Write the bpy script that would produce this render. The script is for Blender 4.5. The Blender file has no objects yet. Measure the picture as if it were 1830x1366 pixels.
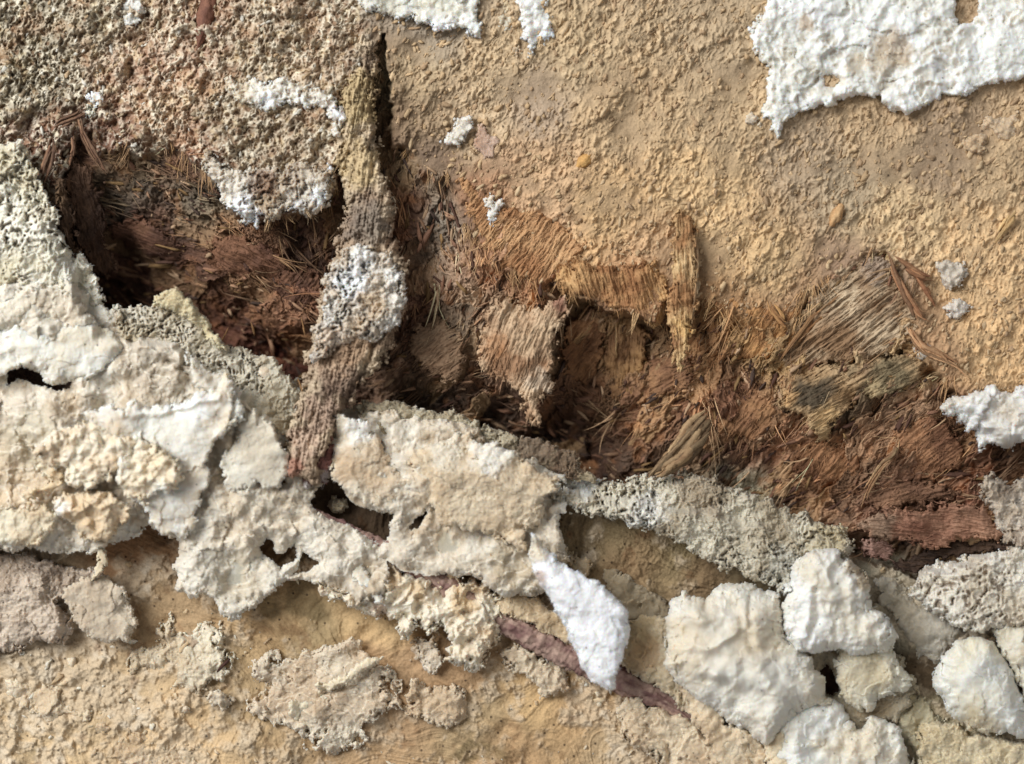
import bpy, math
import numpy as np

# ------------------------------------------------------------------ units
# the layout is written in "photo millimetre fifths": 1 step = 0.2 mm; x right, y down, h = relief height
S = 0.0002
CX, CY = 915.0, 683.0
D = 2541.7            # camera distance in steps (50 mm lens, 36 mm sensor)

# ------------------------------------------------------------------ camera, light, exposure
sc = bpy.context.scene
cam_d = bpy.data.cameras.new('camera')
cam = bpy.data.objects.new('camera', cam_d)
sc.collection.objects.link(cam)
cam.location = (0, 0, D * S)
cam_d.lens = 50; cam_d.sensor_width = 36
cam_d.clip_start = 0.01; cam_d.clip_end = 20
cam_d.dof.use_dof = True
cam_d.dof.focus_distance = (D + 35) * S
cam_d.dof.aperture_fstop = 3.2
sc.camera = cam

world = bpy.data.worlds.new('World')
sc.world = world
world.use_nodes = True
world.node_tree.nodes['Background'].inputs[0].default_value = (0.90, 0.94, 1.0, 1)
world.node_tree.nodes['Background'].inputs[1].default_value = 0.21


def area(name, loc, target, size, power, col):
    l = bpy.data.lights.new(name, 'AREA')
    l.shape = 'RECTANGLE'; l.size = size[0]; l.size_y = size[1]
    l.energy = power; l.color = col
    o = bpy.data.objects.new(name, l)
    sc.collection.objects.link(o)
    o.location = loc
    d = np.array(target) - np.array(loc)
    from mathutils import Vector
    o.rotation_euler = Vector(d).to_track_quat('-Z', 'Y').to_euler()
    return o


area('window_light', (-0.78, 0.50, 0.84), (0, 0, 0), (0.66, 0.66), 20.5, (0.975, 0.99, 1.0))
area('room_fill', (0.7, -0.35, 0.9), (0, 0, 0), (0.9, 0.9), 1.0, (1.0, 0.95, 0.88))

sc.view_settings.view_transform = 'Standard'
sc.view_settings.look = 'None'
sc.view_settings.exposure = 0.0
sc.view_settings.gamma = 1.0
sc.cycles.max_bounces = 5
sc.cycles.diffuse_bounces = 3

# ------------------------------------------------------------------ noise
F = np.float32
_tabs = {}


def _tab(seed):
    if seed not in _tabs:
        _tabs[seed] = np.random.default_rng(seed + 1000).random((256, 256), dtype=F)
    return _tabs[seed]


def vn(x, y, seed=0):
    """value noise 0..1"""
    t = _tab(seed)
    xf = np.floor(x); yf = np.floor(y)
    xi = xf.astype(np.int32) & 255; yi = yf.astype(np.int32) & 255
    fx = (x - xf).astype(F); fy = (y - yf).astype(F)
    fx = fx * fx * (3 - 2 * fx); fy = fy * fy * (3 - 2 * fy)
    x1 = (xi + 1) & 255; y1 = (yi + 1) & 255
    a = t[xi, yi]; b = t[x1, yi]; c = t[xi, y1]; d = t[x1, y1]
    a = a + (b - a) * fx; c = c + (d - c) * fx
    return a + (c - a) * fy


def fbm(x, y, scale, octv=4, seed=0, gain=0.5):
    """-1..1"""
    s = 0.0; a = 1.0; tot = 0.0
    x = x / scale; y = y / scale
    for k in range(octv):
        s = s + a * (vn(x, y, seed + k) * 2 - 1)
        tot += a; a *= gain
        x, y = (x * 1.62 + y * 1.18 + 11.3), (y * 1.62 - x * 1.18 + 5.7)
    return s / tot * 1.3


def worley(x, y, seed=0, jit=0.9):
    """F1, F2, random of cell, centre offset (du, dv)"""
    ta, tb, tc = _tab(seed + 50), _tab(seed + 51), _tab(seed + 52)
    xf = np.floor(x); yf = np.floor(y)
    f1 = np.full(x.shape, 9, F); f2 = np.full(x.shape, 9, F)
    rid = np.zeros(x.shape, F); du = np.zeros(x.shape, F); dv = np.zeros(x.shape, F)
    for i in (-1, 0, 1):
        for j in (-1, 0, 1):
            xi = (xf + i).astype(np.int32) & 255; yi = (yf + j).astype(np.int32) & 255
            px = xf + i + 0.5 + jit * (ta[xi, yi] - 0.5)
            py = yf + j + 0.5 + jit * (tb[xi, yi] - 0.5)
            ex = (x - px).astype(F); ey = (y - py).astype(F)
            dd = np.sqrt(ex * ex + ey * ey)
            near = dd < f1
            f2 = np.where(near, f1, np.minimum(f2, dd))
            rid = np.where(near, tc[xi, yi], rid)
            du = np.where(near, ex, du); dv = np.where(near, ey, dv)
            f1 = np.where(near, dd, f1)
    return f1, f2, rid, du, dv


def sstep(a, b, x):
    t = np.clip((x - a) / (b - a), 0, 1)
    return t * t * (3 - 2 * t)


def mixc(c, d, w):
    return c * (1 - w[..., None]) + np.asarray(d, F) * w[..., None]


def lin(c):
    c = np.asarray(c, F) / 255.0
    return np.where(c <= 0.04045, c / 12.92, ((c + 0.055) / 1.055) ** 2.4).astype(F)


def desat(c, k=0.2, g=1.0):
    m = (c * np.array([0.35, 0.5, 0.15], F)).sum(-1, keepdims=True)
    return ((c + (m * np.array([1.03, 1.0, 0.9], F) - c) * k) * g).astype(F)


def ridge(x, y, seed):
    a = 1 - np.abs(vn(x, y, seed) * 2 - 1)
    return a * a


def fibre(u, v, ang, wid, length, seed):
    ca, sa = np.cos(ang), np.sin(ang)
    p = (u * ca + v * sa) / length
    q = (-u * sa + v * ca) / wid
    n = vn(p, q, seed) + 0.55 * vn(p * 2.1 + 7, q * 2.2, seed + 1) + 0.3 * vn(p * 4 + 3, q * 4.3, seed + 2)
    return n / 1.85 * 2 - 1


def rot_patch(u, v, size, mean, spread, seed, warp=14):
    """broken blocks, each with its own grain angle. returns angle, rid, edge(0 at border), tilt"""
    uu = u + warp * fbm(u, v, 28, 3, seed + 3)
    vv = v + warp * fbm(u, v, 28, 3, seed + 6)
    f1, f2, rid, du, dv = worley(uu / size, vv / (size * 0.8), seed)
    ang = mean + (rid - 0.5) * 2 * spread
    r2 = (rid * 57.31) % 1.0; r3 = (rid * 131.7) % 1.0
    tilt = (r2 - 0.5) * du + (r3 - 0.5) * dv
    return ang, rid, f2 - f1, tilt


# ------------------------------------------------------------------ control point fields
GX0, GY0, GX1, GY1 = -520, -520, 2350, 1890


class Grid:
    def __init__(self, step):
        self.s = step
        self.x = np.arange(GX0, GX1 + step, step, dtype=F)
        self.y = np.arange(GY0, GY1 + step, step, dtype=F)
        self.X, self.Y = np.meshgrid(self.x, self.y)

    def sample(self, A, u, v):
        fx = np.clip((u - GX0) / self.s, 0, len(self.x) - 1.001)
        fy = np.clip((v - GY0) / self.s, 0, len(self.y) - 1.001)
        xi = fx.astype(np.int32); yi = fy.astype(np.int32)
        fx = fx - xi; fy = fy - yi
        if A.ndim == 3:
            fx = fx[..., None]; fy = fy[..., None]
        a = A[yi, xi] * (1 - fx) + A[yi, xi + 1] * fx
        b = A[yi + 1, xi] * (1 - fx) + A[yi + 1, xi + 1] * fx
        return (a * (1 - fy) + b * fy).astype(F)


G12 = Grid(12.0)
G4 = Grid(4.0)


def field(pts, sigma=45.0):
    pts = np.asarray(pts, F)
    X = G12.X[..., None]; Y = G12.Y[..., None]
    d2 = (X - pts[:, 0]) ** 2 + (Y - pts[:, 1]) ** 2
    w = np.exp(-d2 / (2 * sigma * sigma)) + 3e-3 * np.exp(-d2 / (2 * (3.2 * sigma) ** 2)) + 1e-9 / (1 + d2 / 1e4)
    w /= w.sum(-1, keepdims=True)
    return (w @ pts[:, 2:]).astype(F)


def poly_sd(X, Y, poly):
    """signed distance, positive inside"""
    P = np.asarray(poly, F)
    d = np.full(X.shape, 1e9, F); ins = np.zeros(X.shape, bool)
    n = len(P)
    for i in range(n):
        a = P[i]; b = P[(i + 1) % n]
        e = b - a
        wx = X - a[0]; wy = Y - a[1]
        t = np.clip((wx * e[0] + wy * e[1]) / max(float(e @ e), 1e-6), 0, 1)
        dx = wx - e[0] * t; dy = wy - e[1] * t
        d = np.minimum(d, dx * dx + dy * dy)
        if a[1] != b[1]:
            c = ((a[1] > Y) != (b[1] > Y)) & (X < (b[0] - a[0]) * (Y - a[1]) / (b[1] - a[1]) + a[0])
            ins ^= c
    d = np.sqrt(d)
    return np.where(ins, d, -d)


# ------------------------------------------------------------------ materials
def material(name, rough=0.85, sss=0.0, bump=0.35, bscale=1500.0, spec=0.25, var=0.18, sheen=0.0, rad=0.0012):
    m = bpy.data.materials.new(name)
    m.use_nodes = True
    nt = m.node_tree; N = nt.nodes; L = nt.links
    b = N['Principled BSDF']
    at = N.new('ShaderNodeAttribute'); at.attribute_name = 'Col'
    tc = N.new('ShaderNodeTexCoord')
    n1 = N.new('ShaderNodeTexNoise'); n1.inputs['Scale'].default_value = bscale * 0.55
    n1.inputs['Detail'].default_value = 4; n1.inputs['Roughness'].default_value = 0.65
    mr = N.new('ShaderNodeMapRange')
    mr.inputs['From Min'].default_value = 0.3; mr.inputs['From Max'].default_value = 0.7
    mr.inputs['To Min'].default_value = 1 - var; mr.inputs['To Max'].default_value = 1 + var * 0.6
    mul = N.new('ShaderNodeVectorMath'); mul.operation = 'SCALE'
    L.new(tc.outputs['Object'], n1.inputs['Vector'])
    L.new(n1.outputs['Fac'], mr.inputs['Value'])
    L.new(at.outputs['Color'], mul.inputs[0]); L.new(mr.outputs['Result'], mul.inputs['Scale'])
    L.new(mul.outputs['Vector'], b.inputs['Base Color'])
    n2 = N.new('ShaderNodeTexNoise'); n2.inputs['Scale'].default_value = bscale
    n2.inputs['Detail'].default_value = 3; n2.inputs['Roughness'].default_value = 0.7
    L.new(tc.outputs['Object'], n2.inputs['Vector'])
    bp = N.new('ShaderNodeBump'); bp.inputs['Strength'].default_value = bump
    bp.inputs['Distance'].default_value = 0.0006
    L.new(n2.outputs['Fac'], bp.inputs['Height']); L.new(bp.outputs['Normal'], b.inputs['Normal'])
    b.inputs['Roughness'].default_value = rough
    b.inputs['Specular IOR Level'].default_value = spec
    if sss > 0:
        b.inputs['Subsurface Weight'].default_value = sss
        b.inputs['Subsurface Radius'].default_value = (1.0, 0.75, 0.5)
        b.inputs['Subsurface Scale'].default_value = rad
    if sheen > 0:
        b.inputs['Sheen Weight'].default_value = sheen
        b.inputs['Sheen Roughness'].default_value = 0.5
    return m


M_CRUST = material('granular_crust', 0.88, 0.0, 0.4, 2200, 0.2, 0.2)
M_WOOD = material('rotten_wood', 0.75, 0.0, 0.4, 2400, 0.3, 0.25)
M_FUNGUS = material('mycelium', 0.9, 0.6, 0.28, 2600, 0.12, 0.10, 0.1, 0.0016)
M_WHITE = material('white_mycelium', 0.9, 0.75, 0.28, 2900, 0.12, 0.05, 0.1, 0.0026)


# ------------------------------------------------------------------ mesh helpers
def world_pos(u, v, h):
    k = (1 - h / D)
    return np.stack([(u - CX) * k * S, (CY - v) * k * S, h * S], -1)


def make_mesh(name, P, faces, col, mat, origin=(0, 0, 0), smooth=True):
    """P (n,3) world metres, faces (m,k) ints"""
    me = bpy.data.meshes.new(name)
    P = (P - np.asarray(origin)).astype(F)
    me.vertices.add(len(P)); me.vertices.foreach_set('co', P.ravel())
    k = faces.shape[1]
    me.loops.add(faces.size); me.loops.foreach_set('vertex_index', faces.astype(np.int32).ravel())
    me.polygons.add(len(faces))
    me.polygons.foreach_set('loop_start', np.arange(0, faces.size, k, dtype=np.int32))
    if smooth:
        me.polygons.foreach_set('use_smooth', np.ones(len(faces), bool))
    me.update(calc_edges=True)
    a = me.color_attributes.new('Col', 'FLOAT_COLOR', 'POINT')
    c4 = np.ones((len(P), 4), F); c4[:, :3] = np.clip(col, 0.003, 0.92)
    a.data.foreach_set('color', c4.ravel())
    me.materials.append(mat)
    return me


def link(name, me, origin=(0, 0, 0), parent=None):
    o = bpy.data.objects.new(name, me)
    sc.collection.objects.link(o)
    if parent is None:
        o.location = origin
    else:
        o.parent = parent
    return o


def tag(o, label=None, cat=None, group=None, kind=None):
    if label: o['label'] = label
    if cat: o['category'] = cat
    if group: o['group'] = group
    if kind: o['kind'] = kind
    return o


def submesh(P, faces, col, mask):
    f = faces[mask]
    idx, inv = np.unique(f, return_inverse=True)
    return P[idx], inv.reshape(f.shape), col[idx]


# ------------------------------------------------------------------ the decayed log: macro shape
# ground level of the sound surfaces (board above, lower wood below)
OUT = field([(x, y, h) for x, y, h in [
    (50, 60, -22), (200, 80, -14), (350, 60, -8), (500, 60, 0), (60, 200, -24), (300, 180, -10), (450, 230, 0), (560, 300, 2),
    (200, 230, -22), (100, 300, -30), (40, 400, -30), (620, 30, 4), (700, 60, -2), (760, 150, -4), (850, 100, 4),
    (800, 250, -14), (900, 250, -2), (880, 350, -16), (950, 400, -18), (1000, 300, 4), (1000, 100, 4), (1100, 200, 6), (1100, 450, -6),
    (1150, 350, 4), (1250, 250, 4), (1250, 450, -2), (1330, 510, -14), (1400, 300, 0), (1450, 430, -2), (1400, 540, -22), (1550, 300, -8),
    (1550, 400, 2), (1700, 300, -6), (1700, 450, 2), (1750, 600, -2), (1800, 150, 0), (1830, 300, 4), (1800, 700, -10),
    (1400, 100, 0), (0, 700, -45), (200, 800, -50), (400, 850, -50), (600, 900, -62), (800, 900, -55), (1000, 950, -62),
    (1100, 960, -58), (1200, 1000, -54), (1300, 1030, -60), (1150, 930, -50), (1500, 1100, -70), (1600, 1150, -70), (1750, 1080, -55), (1830, 1100, -50),
    (200, 1050, -46), (300, 1000, -58), (500, 1150, -36), (650, 1180, -34), (100, 1200, -34), (100, 1350, -24), (400, 1300, -26),
    (800, 1280, -34), (950, 1250, -34), (1100, 1330, -38), (1300, 1330, -38), (1650, 1250, -62), (1550, 1230, -75), (1750, 1350, -45),
    (-400, 100, -30), (-400, 1200, -40), (2200, 100, 0), (2200, 1200, -50), (1000, 1800, -40), (900, -400, 0)]], 55)[..., 0]

CAVH = field([
    (230, 310, -62), (330, 330, -60), (430, 420, -62), (540, 420, -66), (300, 420, -92), (205, 470, -215), (400, 500, -92), (300, 500, -190),
    (480, 560, -120), (515, 650, -215), (430, 600, -210), (560, 520, -80), (360, 565, -210), (245, 520, -230), (160, 400, -80), (190, 380, -130),
    (640, 420, -95), (620, 560, -100), (640, 250, -70), (690, 100, -34), (695, 180, -56), (700, 260, -64), (750, 300, -40), (800, 400, -34), (720, 420, -60), (760, 520, -44),
    (860, 480, -34), (910, 430, -18), (960, 490, -24), (850, 600, -40), (950, 560, -34), (970, 640, -42), (800, 660, -56), (900, 690, -66),
    (715, 660, -84), (740, 620, -60), (660, 725, -170), (800, 735, -115), (900, 765, -160), (940, 740, -110), (740, 600, -80),
    (1040, 570, -140), (1100, 600, -128), (1180, 590, -108), (1020, 680, -130), (1100, 700, -108), (1200, 680, -84), (1050, 820, -200),
    (1120, 830, -140), (980, 795, -200), (1200, 790, -95), (1250, 700, -72), (1300, 600, -48), (1390, 580, -38), (1300, 760, -80),
    (1400, 690, -46), (1500, 550, -20), (1590, 500, -10), (1550, 650, -22), (1450, 740, -40), (1620, 640, -22), (1500, 820, -80),
    (1400, 850, -100), (1600, 780, -64), (1700, 810, -66), (1600, 870, -90), (1300, 850, -100), (1450, 910, -120), (1750, 850, -80),
    (1830, 830, -85), (1710, 990, -170), (1600, 1005, -160), (1560, 930, -95), (1830, 950, -100), (1980, 880, -90), (1680, 720, -40), (1100, 870, -160), (330, 590, -235), (450, 670, -235), (525, 700, -235), (640, 765, -200), (760, 775, -185), (880, 805, -190), (1000, 835, -200), (1200, 880, -130), (1330, 920, -130)],
    34)[..., 0]

CAV_POLY = [(185, 275), (215, 262), (270, 268), (330, 262), (365, 290), (395, 330), (430, 385), (480, 385), (560, 365), (600, 340),
            (606, 250), (630, 150), (672, 75), (690, 60), (698, 140), (708, 250), (750, 285), (800, 300), (830, 340), (850, 400),
            (885, 440), (925, 480), (960, 500), (1000, 492), (1015, 525), (1060, 538), (1120, 560), (1178, 572), (1190, 540), (1235, 530),
            (1270, 545), (1330, 560), (1400, 575), (1440, 520), (1500, 480), (1560, 448), (1600, 455), (1625, 520), (1640, 600),
            (1680, 660), (1720, 710), (1760, 770), (1900, 800), (2060, 800), (2060, 960), (1830, 960), (1780, 1000), (1640, 1035),
            (1560, 1010), (1500, 980), (1440, 965), (1350, 945), (1250, 925), (1100, 900), (1030, 888), (940, 875), (850, 845),
            (740, 825), (620, 800), (515, 780), (452, 730), (370, 680), (300, 630), (250, 610), (185, 620), (150, 570), (125, 470),
            (112, 380), (120, 300), (130, 240), (160, 232)]
SDC = poly_sd(G4.X, G4.Y, CAV_POLY)
WID = field([(690, 60, 5), (700, 180, 7), (640, 150, 7), (200, 270, 16), (330, 280, 26), (430, 390, 16), (560, 370, 14), (760, 290, 26), (830, 330, 34),
             (860, 420, 46), (930, 480, 34), (1010, 520, 8), (1100, 550, 9), (1180, 560, 10), (1290, 550, 34), (1400, 560, 40), (1480, 480, 22), (1560, 450, 12),
             (1620, 500, 9), (1660, 640, 22), (1740, 740, 14), (1250, 900, 16), (700, 770, 16), (300, 560, 14), (120, 400, 10), (1500, 970, 16), (1700, 1010, 14)], 40)[..., 0]

# colours (as sRGB) of the bare surfaces, shade of the deep hollow painted in
COLP = [
    (40, 40, 118, 104, 80), (60, 120, 122, 106, 78), (150, 60, 148, 130, 102), (300, 60, 160, 132, 100), (450, 60, 162, 136, 104), (560, 110, 165, 135, 102),
    (100, 160, 118, 102, 78), (210, 150, 160, 122, 88), (290, 110, 172, 126, 94), (300, 200, 178, 140, 100), (430, 230, 150, 126, 96),
    (550, 260, 160, 134, 102), (190, 220, 126, 84, 62), (340, 280, 140, 92, 66), (100, 250, 120, 80, 60), (360, 40, 150, 110, 84), (240, 150, 158, 122, 94),
    (720, 120, 192, 162, 116), (745, 60, 148, 132, 112), (735, 20, 150, 130, 108), (770, 280, 112, 88, 68), (750, 210, 160, 132, 96), (850, 230, 188, 158, 118), (900, 130, 186, 156, 114),
    (1000, 110, 186, 156, 112), (1100, 200, 188, 154, 108), (960, 160, 166, 140, 112), (1300, 200, 184, 152, 108), (1250, 350, 200, 162, 108), (1450, 280, 170, 142, 108),
    (1520, 320, 168, 144, 110), (1700, 270, 166, 136, 102), (1790, 300, 190, 156, 110), (1600, 400, 200, 166, 116), (1750, 450, 206, 166, 112), (1560, 250, 180, 148, 106),
    (1780, 600, 204, 162, 106), (1100, 380, 192, 152, 98), (950, 330, 190, 150, 104), (950, 420, 200, 156, 110), (1050, 470, 198, 154, 98),
    (1150, 450, 188, 146, 98), (1120, 500, 168, 116, 68), (880, 330, 176, 128, 86), (1300, 60, 176, 148, 110), (1350, 480, 196, 158, 104), (1300, 540, 150, 108, 62),
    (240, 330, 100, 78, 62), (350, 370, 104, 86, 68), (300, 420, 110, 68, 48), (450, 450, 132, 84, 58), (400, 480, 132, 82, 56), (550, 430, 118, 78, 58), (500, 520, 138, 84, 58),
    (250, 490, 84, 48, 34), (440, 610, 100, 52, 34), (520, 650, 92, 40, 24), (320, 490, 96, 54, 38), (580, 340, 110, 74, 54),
    (695, 120, 90, 62, 44), (700, 230, 86, 56, 38), (720, 400, 112, 66, 42), (740, 520, 138, 88, 62), (800, 400, 118, 104, 90), (790, 470, 128, 100, 82), (845, 360, 136, 88, 54),
    (850, 450, 156, 100, 64), (860, 570, 164, 122, 90), (930, 600, 178, 136, 98), (800, 650, 138, 92, 64), (820, 580, 160, 124, 96), (700, 640, 122, 86, 64), (960, 500, 150, 92, 56),
    (900, 700, 128, 86, 64), (780, 725, 70, 54, 44), (870, 740, 76, 58, 46), (900, 660, 150, 106, 76),
    (1040, 570, 108, 72, 44), (1100, 620, 150, 106, 62), (1180, 640, 136, 94, 58), (1030, 700, 128, 80, 50), (1130, 740, 140, 90, 58),
    (1250, 600, 150, 98, 54), (1250, 680, 132, 84, 54), (1300, 710, 156, 96, 62), (1350, 590, 172, 122, 70), (1450, 550, 160, 122, 82), (1550, 500, 170, 132, 100),
    (1550, 600, 176, 136, 94), (1400, 640, 176, 130, 80), (1480, 700, 120, 94, 66), (1320, 770, 136, 84, 58), (1450, 850, 134, 88, 58),
    (1550, 820, 156, 108, 74), (1640, 760, 160, 112, 78), (1700, 820, 134, 84, 54), (1600, 880, 150, 98, 72), (1250, 820, 124, 86, 60),
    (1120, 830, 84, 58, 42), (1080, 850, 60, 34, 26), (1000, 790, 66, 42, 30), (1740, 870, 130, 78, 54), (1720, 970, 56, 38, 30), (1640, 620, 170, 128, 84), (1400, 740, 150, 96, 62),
    (1300, 900, 168, 152, 126), (1100, 940, 138, 112, 72), (1200, 1000, 150, 126, 82), (1050, 930, 138, 108, 70), (1350, 1010, 132, 108, 74), (1150, 1000, 144, 106, 66), (1240, 1040, 140, 104, 66),
    (300, 1050, 172, 132, 88), (260, 970, 172, 116, 66), (500, 1110, 208, 158, 98), (650, 1120, 204, 158, 98), (200, 1250, 192, 154, 110),
    (560, 1140, 160, 128, 82), (640, 1200, 188, 138, 90), (300, 1330, 214, 168, 114), (90, 1330, 206, 166, 118), (850, 1280, 176, 140, 94), (950, 1250, 204, 156, 94), (820, 1190, 176, 128, 80),
    (760, 1240, 180, 134, 88), (900, 1340, 184, 136, 84), (1050, 1280, 196, 146, 88), (50, 1110, 176, 146, 114), (450, 1200, 176, 138, 90), (1100, 1310, 186, 150, 108), (1200, 1350, 196, 150, 104),
    (640, 930, 92, 66, 44), (490, 985, 140, 96, 50), (1350, 1350, 196, 160, 116), (1650, 1200, 104, 78, 52), (1600, 1100, 176, 166, 146),
    (1480, 1210, 100, 62, 38), (1650, 1300, 164, 150, 112), (1780, 1340, 206, 186, 146), (80, 680, 92, 62, 48), (40, 960, 150, 120, 90), (1200, 1150, 190, 160, 118)]
C0 = desat(field([(p[0], p[1]) + tuple(lin(p[2:5])) for p in COLP], 30), 0.24, 1.18)

# mean grain direction (radians, along x right / y down) inside the hollow, as cos/sin of twice the angle
DIRP = [(250, 330, 30), (300, 440, 25), (450, 450, 20), (500, 560, 30), (560, 400, 100), (430, 600, 40), (750, 450, 70), (850, 430, 80), (860, 580, 120), (930, 600, 115),
        (800, 660, 150), (900, 720, 20), (700, 300, 85), (950, 500, 75), (1050, 600, 120), (1120, 620, 95), (1180, 680, 140), (1040, 700, 50),
        (1150, 760, 145), (1250, 620, 120), (1300, 720, 60), (1250, 820, 135), (1400, 600, 135), (1500, 560, 140), (1560, 620, 145), (1420, 640, 120), (1620, 600, 150),
        (1500, 800, 130), (1600, 760, 140), (1650, 860, 160), (1550, 880, 155), (1750, 830, 165), (1350, 880, 150), (1050, 830, 30)]
DF = field([(x, y, math.cos(2 * math.radians(a)), math.sin(2 * math.radians(a))) for x, y, a in DIRP], 50)


def grain_dir(u, v):
    d = G12.sample(DF, u, v)
    return 0.5 * np.arctan2(d[..., 1], d[..., 0])


def macro(u, v):
    """large-scale height and cavity weight"""
    lf = 1 + 0.9 * sstep(640, 560, u); wx = 9 * lf * fbm(u, v, 34, 3, 11); wy = 9 * lf * fbm(u, v, 34, 3, 17)
    wx = wx + 4 * (vn(u / 7, v / 7, 31) * 2 - 1); wy = wy + 4 * (vn(u / 7, v / 7, 32) * 2 - 1)
    sd = G4.sample(SDC, u + wx, v + wy)
    w = G12.sample(WID, u, v)
    c = sstep(-0.15, 1.0, sd / w)
    ho = G12.sample(OUT, u, v); hc = G12.sample(CAVH, u, v)
    return ho + (hc - ho) * c, c, sd


def surface(u, v):
    """full height and colour of the log"""
    h, c, sd = macro(u, v)
    col = G12.sample(C0, u + 16 * fbm(u, v, 40, 3, 21), v + 16 * fbm(u, v, 40, 3, 25))
    left = sstep(700, 640, u + 20 * fbm(u, v, 60, 2, 41)) * sstep(700, 560, v)
    low = sstep(780, 860, v - 0.16 * (u - 900) * 0 + 30 * fbm(u, v, 60, 2, 45)) * (1 - c)
    out = 1 - c
    tan_ = out * (1 - left) * (1 - low)
    por = out * left * (1 - low)
    # ---- broad undulation
    h = h + out * (11 * fbm(u, v, 150, 3, 51) + 7.5 * fbm(u + 0.3 * v, v, 52, 3, 55) + 3.0 * fbm(u, v, 22, 2, 58))
    # ---- tan granular crust: slanted grains on smooth greyish wood
    A = math.radians(-62)
    ca, sa = math.cos(A), math.sin(A)
    wu = u + 3.5 * fbm(u, v, 12, 2, 61); wv = v + 3.5 * fbm(u, v, 12, 2, 64)
    p = wu * ca + wv * sa; q = -wu * sa + wv * ca
    dens = fbm(u, v, 75, 4, 71, 0.6) + 0.12
    bare = (np.exp(-(((u - 1520) / 120) ** 2 + ((v - 300) / 34) ** 2)) + np.exp(-(((u - 1740) / 70) ** 2 + ((v - 262) / 32) ** 2))
            + np.exp(-(((u - 960) / 40) ** 2 + ((v - 150) / 28) ** 2)) + np.exp(-(((u - 748) / 22) ** 2 + ((v - 80) / 50) ** 2))
            + np.exp(-(((u - 1250) / 130) ** 2 + ((v - 130) / 40) ** 2)) * 0.4)
    dens = dens - 0.85 * bare
    wu2 = u + 6 * fbm(u, v, 20, 3, 300); wv2 = v + 6 * fbm(u, v, 20, 3, 304)
    p2 = wu2 * ca + wv2 * sa; q2 = -wu2 * sa + wv2 * ca
    dens = dens + 0.30
    k1 = sstep(-0.35, 0.35, dens); k2 = sstep(0.0, 0.7, dens + 0.3 * fbm(u, v, 22, 2, 308))
    r1 = ridge(p2 / 14, q2 / 6.5, 310); r2 = ridge(p2 / 9 + 3, q2 / 4.0, 311); r3 = ridge(p / 6, q / 2.6, 312); r4 = vn(p / 3.2, q / 2.2, 313)
    g = (0.25 + k1) * (2.6 * r2 * r1 * 1.6 + 2.2 * r2 * vn(u / 11, v / 11, 314) + 1.5 * r3) + 0.9 * r4
    f1, f2, rid, _, _ = worley(p2 / 19, q2 / 13, 85)
    g = g + 6.5 * sstep(0.62, 0.1, f1 + 0.25 * (vn(u / 4, v / 4, 315) - .5)) * sstep(0.62, 0.8, rid * 0.8 + 0.25 * k2) * k1
    g = g + 3.5 * k2 * sstep(0.1, 0.7, fbm(p2, q2 * 1.5, 11, 3, 318, 0.65))
    g = g * 0.76
    h = h + tan_ * g
    col = col * (1 + tan_[..., None] * np.array([0.18, 0.19, 0.20], F))
    smooth_wood = tan_ * sstep(3.2, 1.2, g) * (1 - 0.5 * k1)
    col = col * (1 + tan_[..., None] * 0.12 * (sstep(1, 8, g)[..., None] * 2 - 1))
    col = mixc(col, lin((158, 134, 108)), smooth_wood * 0.40)
    # ---- porous, crumbly crust at the upper left
    f1, f2, rid, _, _ = worley(wu / 10.5, wv / 10.5, 120)
    f1b, _, ridb, _, _ = worley(wu / 6.0 + 3, wv / 6.0, 126)
    pit = sstep(0.50, 0.12, f1) * sstep(0.15, 0.5, rid) + 0.55 * sstep(0.5, 0.15, f1b)
    lump = fbm(u, v, 26, 4, 131, 0.6)
    w1 = ridge(p2 / 13, q2 / 9.5, 320); w2 = ridge(p2 / 6.5 + 9, q2 / 4.8, 321); w3 = ridge(p / 3.6, q / 2.4, 322)
    web = np.clip(0.55 * w1 + 0.55 * w2 + 0.25 * w3 - 0.15, 0, 1)
    ph = 8.0 * web - 3.0 * pit + 17.0 * lump + 6 * fbm(u, v, 13, 2, 139) + 1.3 * w3
    h = h + por * ph
    col = col + (desat(col, 0.15) - col) * por[..., None]
    col = mixc(col, lin((112, 78, 54)), por * sstep(0.40, 0.08, web) * 0.6)
    wt = sstep(-0.2, 0.7, fbm(u, v, 34, 4, 141, 0.6) + 0.5 * (web - 0.4))
    col = mixc(col, lin((222, 212, 190)), por * sstep(0.35, 0.75, web) * (0.30 + 0.55 * wt))
    yl = sstep(0.1, 0.8, fbm(u, v, 9, 3, 149))
    col = mixc(col, lin((204, 182, 136)), por * yl * 0.30)
    wd = sstep(0.25, 0.6, fbm(u, v, 50, 3, 147))
    col = mixc(col, lin((166, 128, 96)), por * wd * 0.35)
    col = col * (1 + 0.22 * por[..., None])
    # ---- torn, fibrous rot inside the hollow
    md = grain_dir(u, v)
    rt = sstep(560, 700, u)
    pw = 14 * fbm(u, v, 26, 3, 153); qw = 14 * fbm(u, v, 26, 3, 156)
    outp = []
    for am_, sz_, sd_ in ((0.55, (95, 44), 150), (0.75, (42, 20), 154)):
        fl = []
        for A_ in (math.radians(28), math.radians(124)):
            pa = (u + pw * sz_[0] / 90) * math.cos(A_) + (v + qw * sz_[0] / 90) * math.sin(A_); qa = -(u + pw * sz_[0] / 90) * math.sin(A_) + (v + qw * sz_[0] / 90) * math.cos(A_)
            f_ = worley(pa / sz_[0], qa / sz_[1], sd_)
            ex = f_[3] * sz_[0]; ey = f_[4] * sz_[1]
            fl.append(f_ + (ex * math.cos(A_) - ey * math.sin(A_), ex * math.sin(A_) + ey * math.cos(A_)))
        pick = rt > 0.5
        outp.append([np.where(pick, fl[1][i], fl[0][i]) for i in range(7)])
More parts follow.
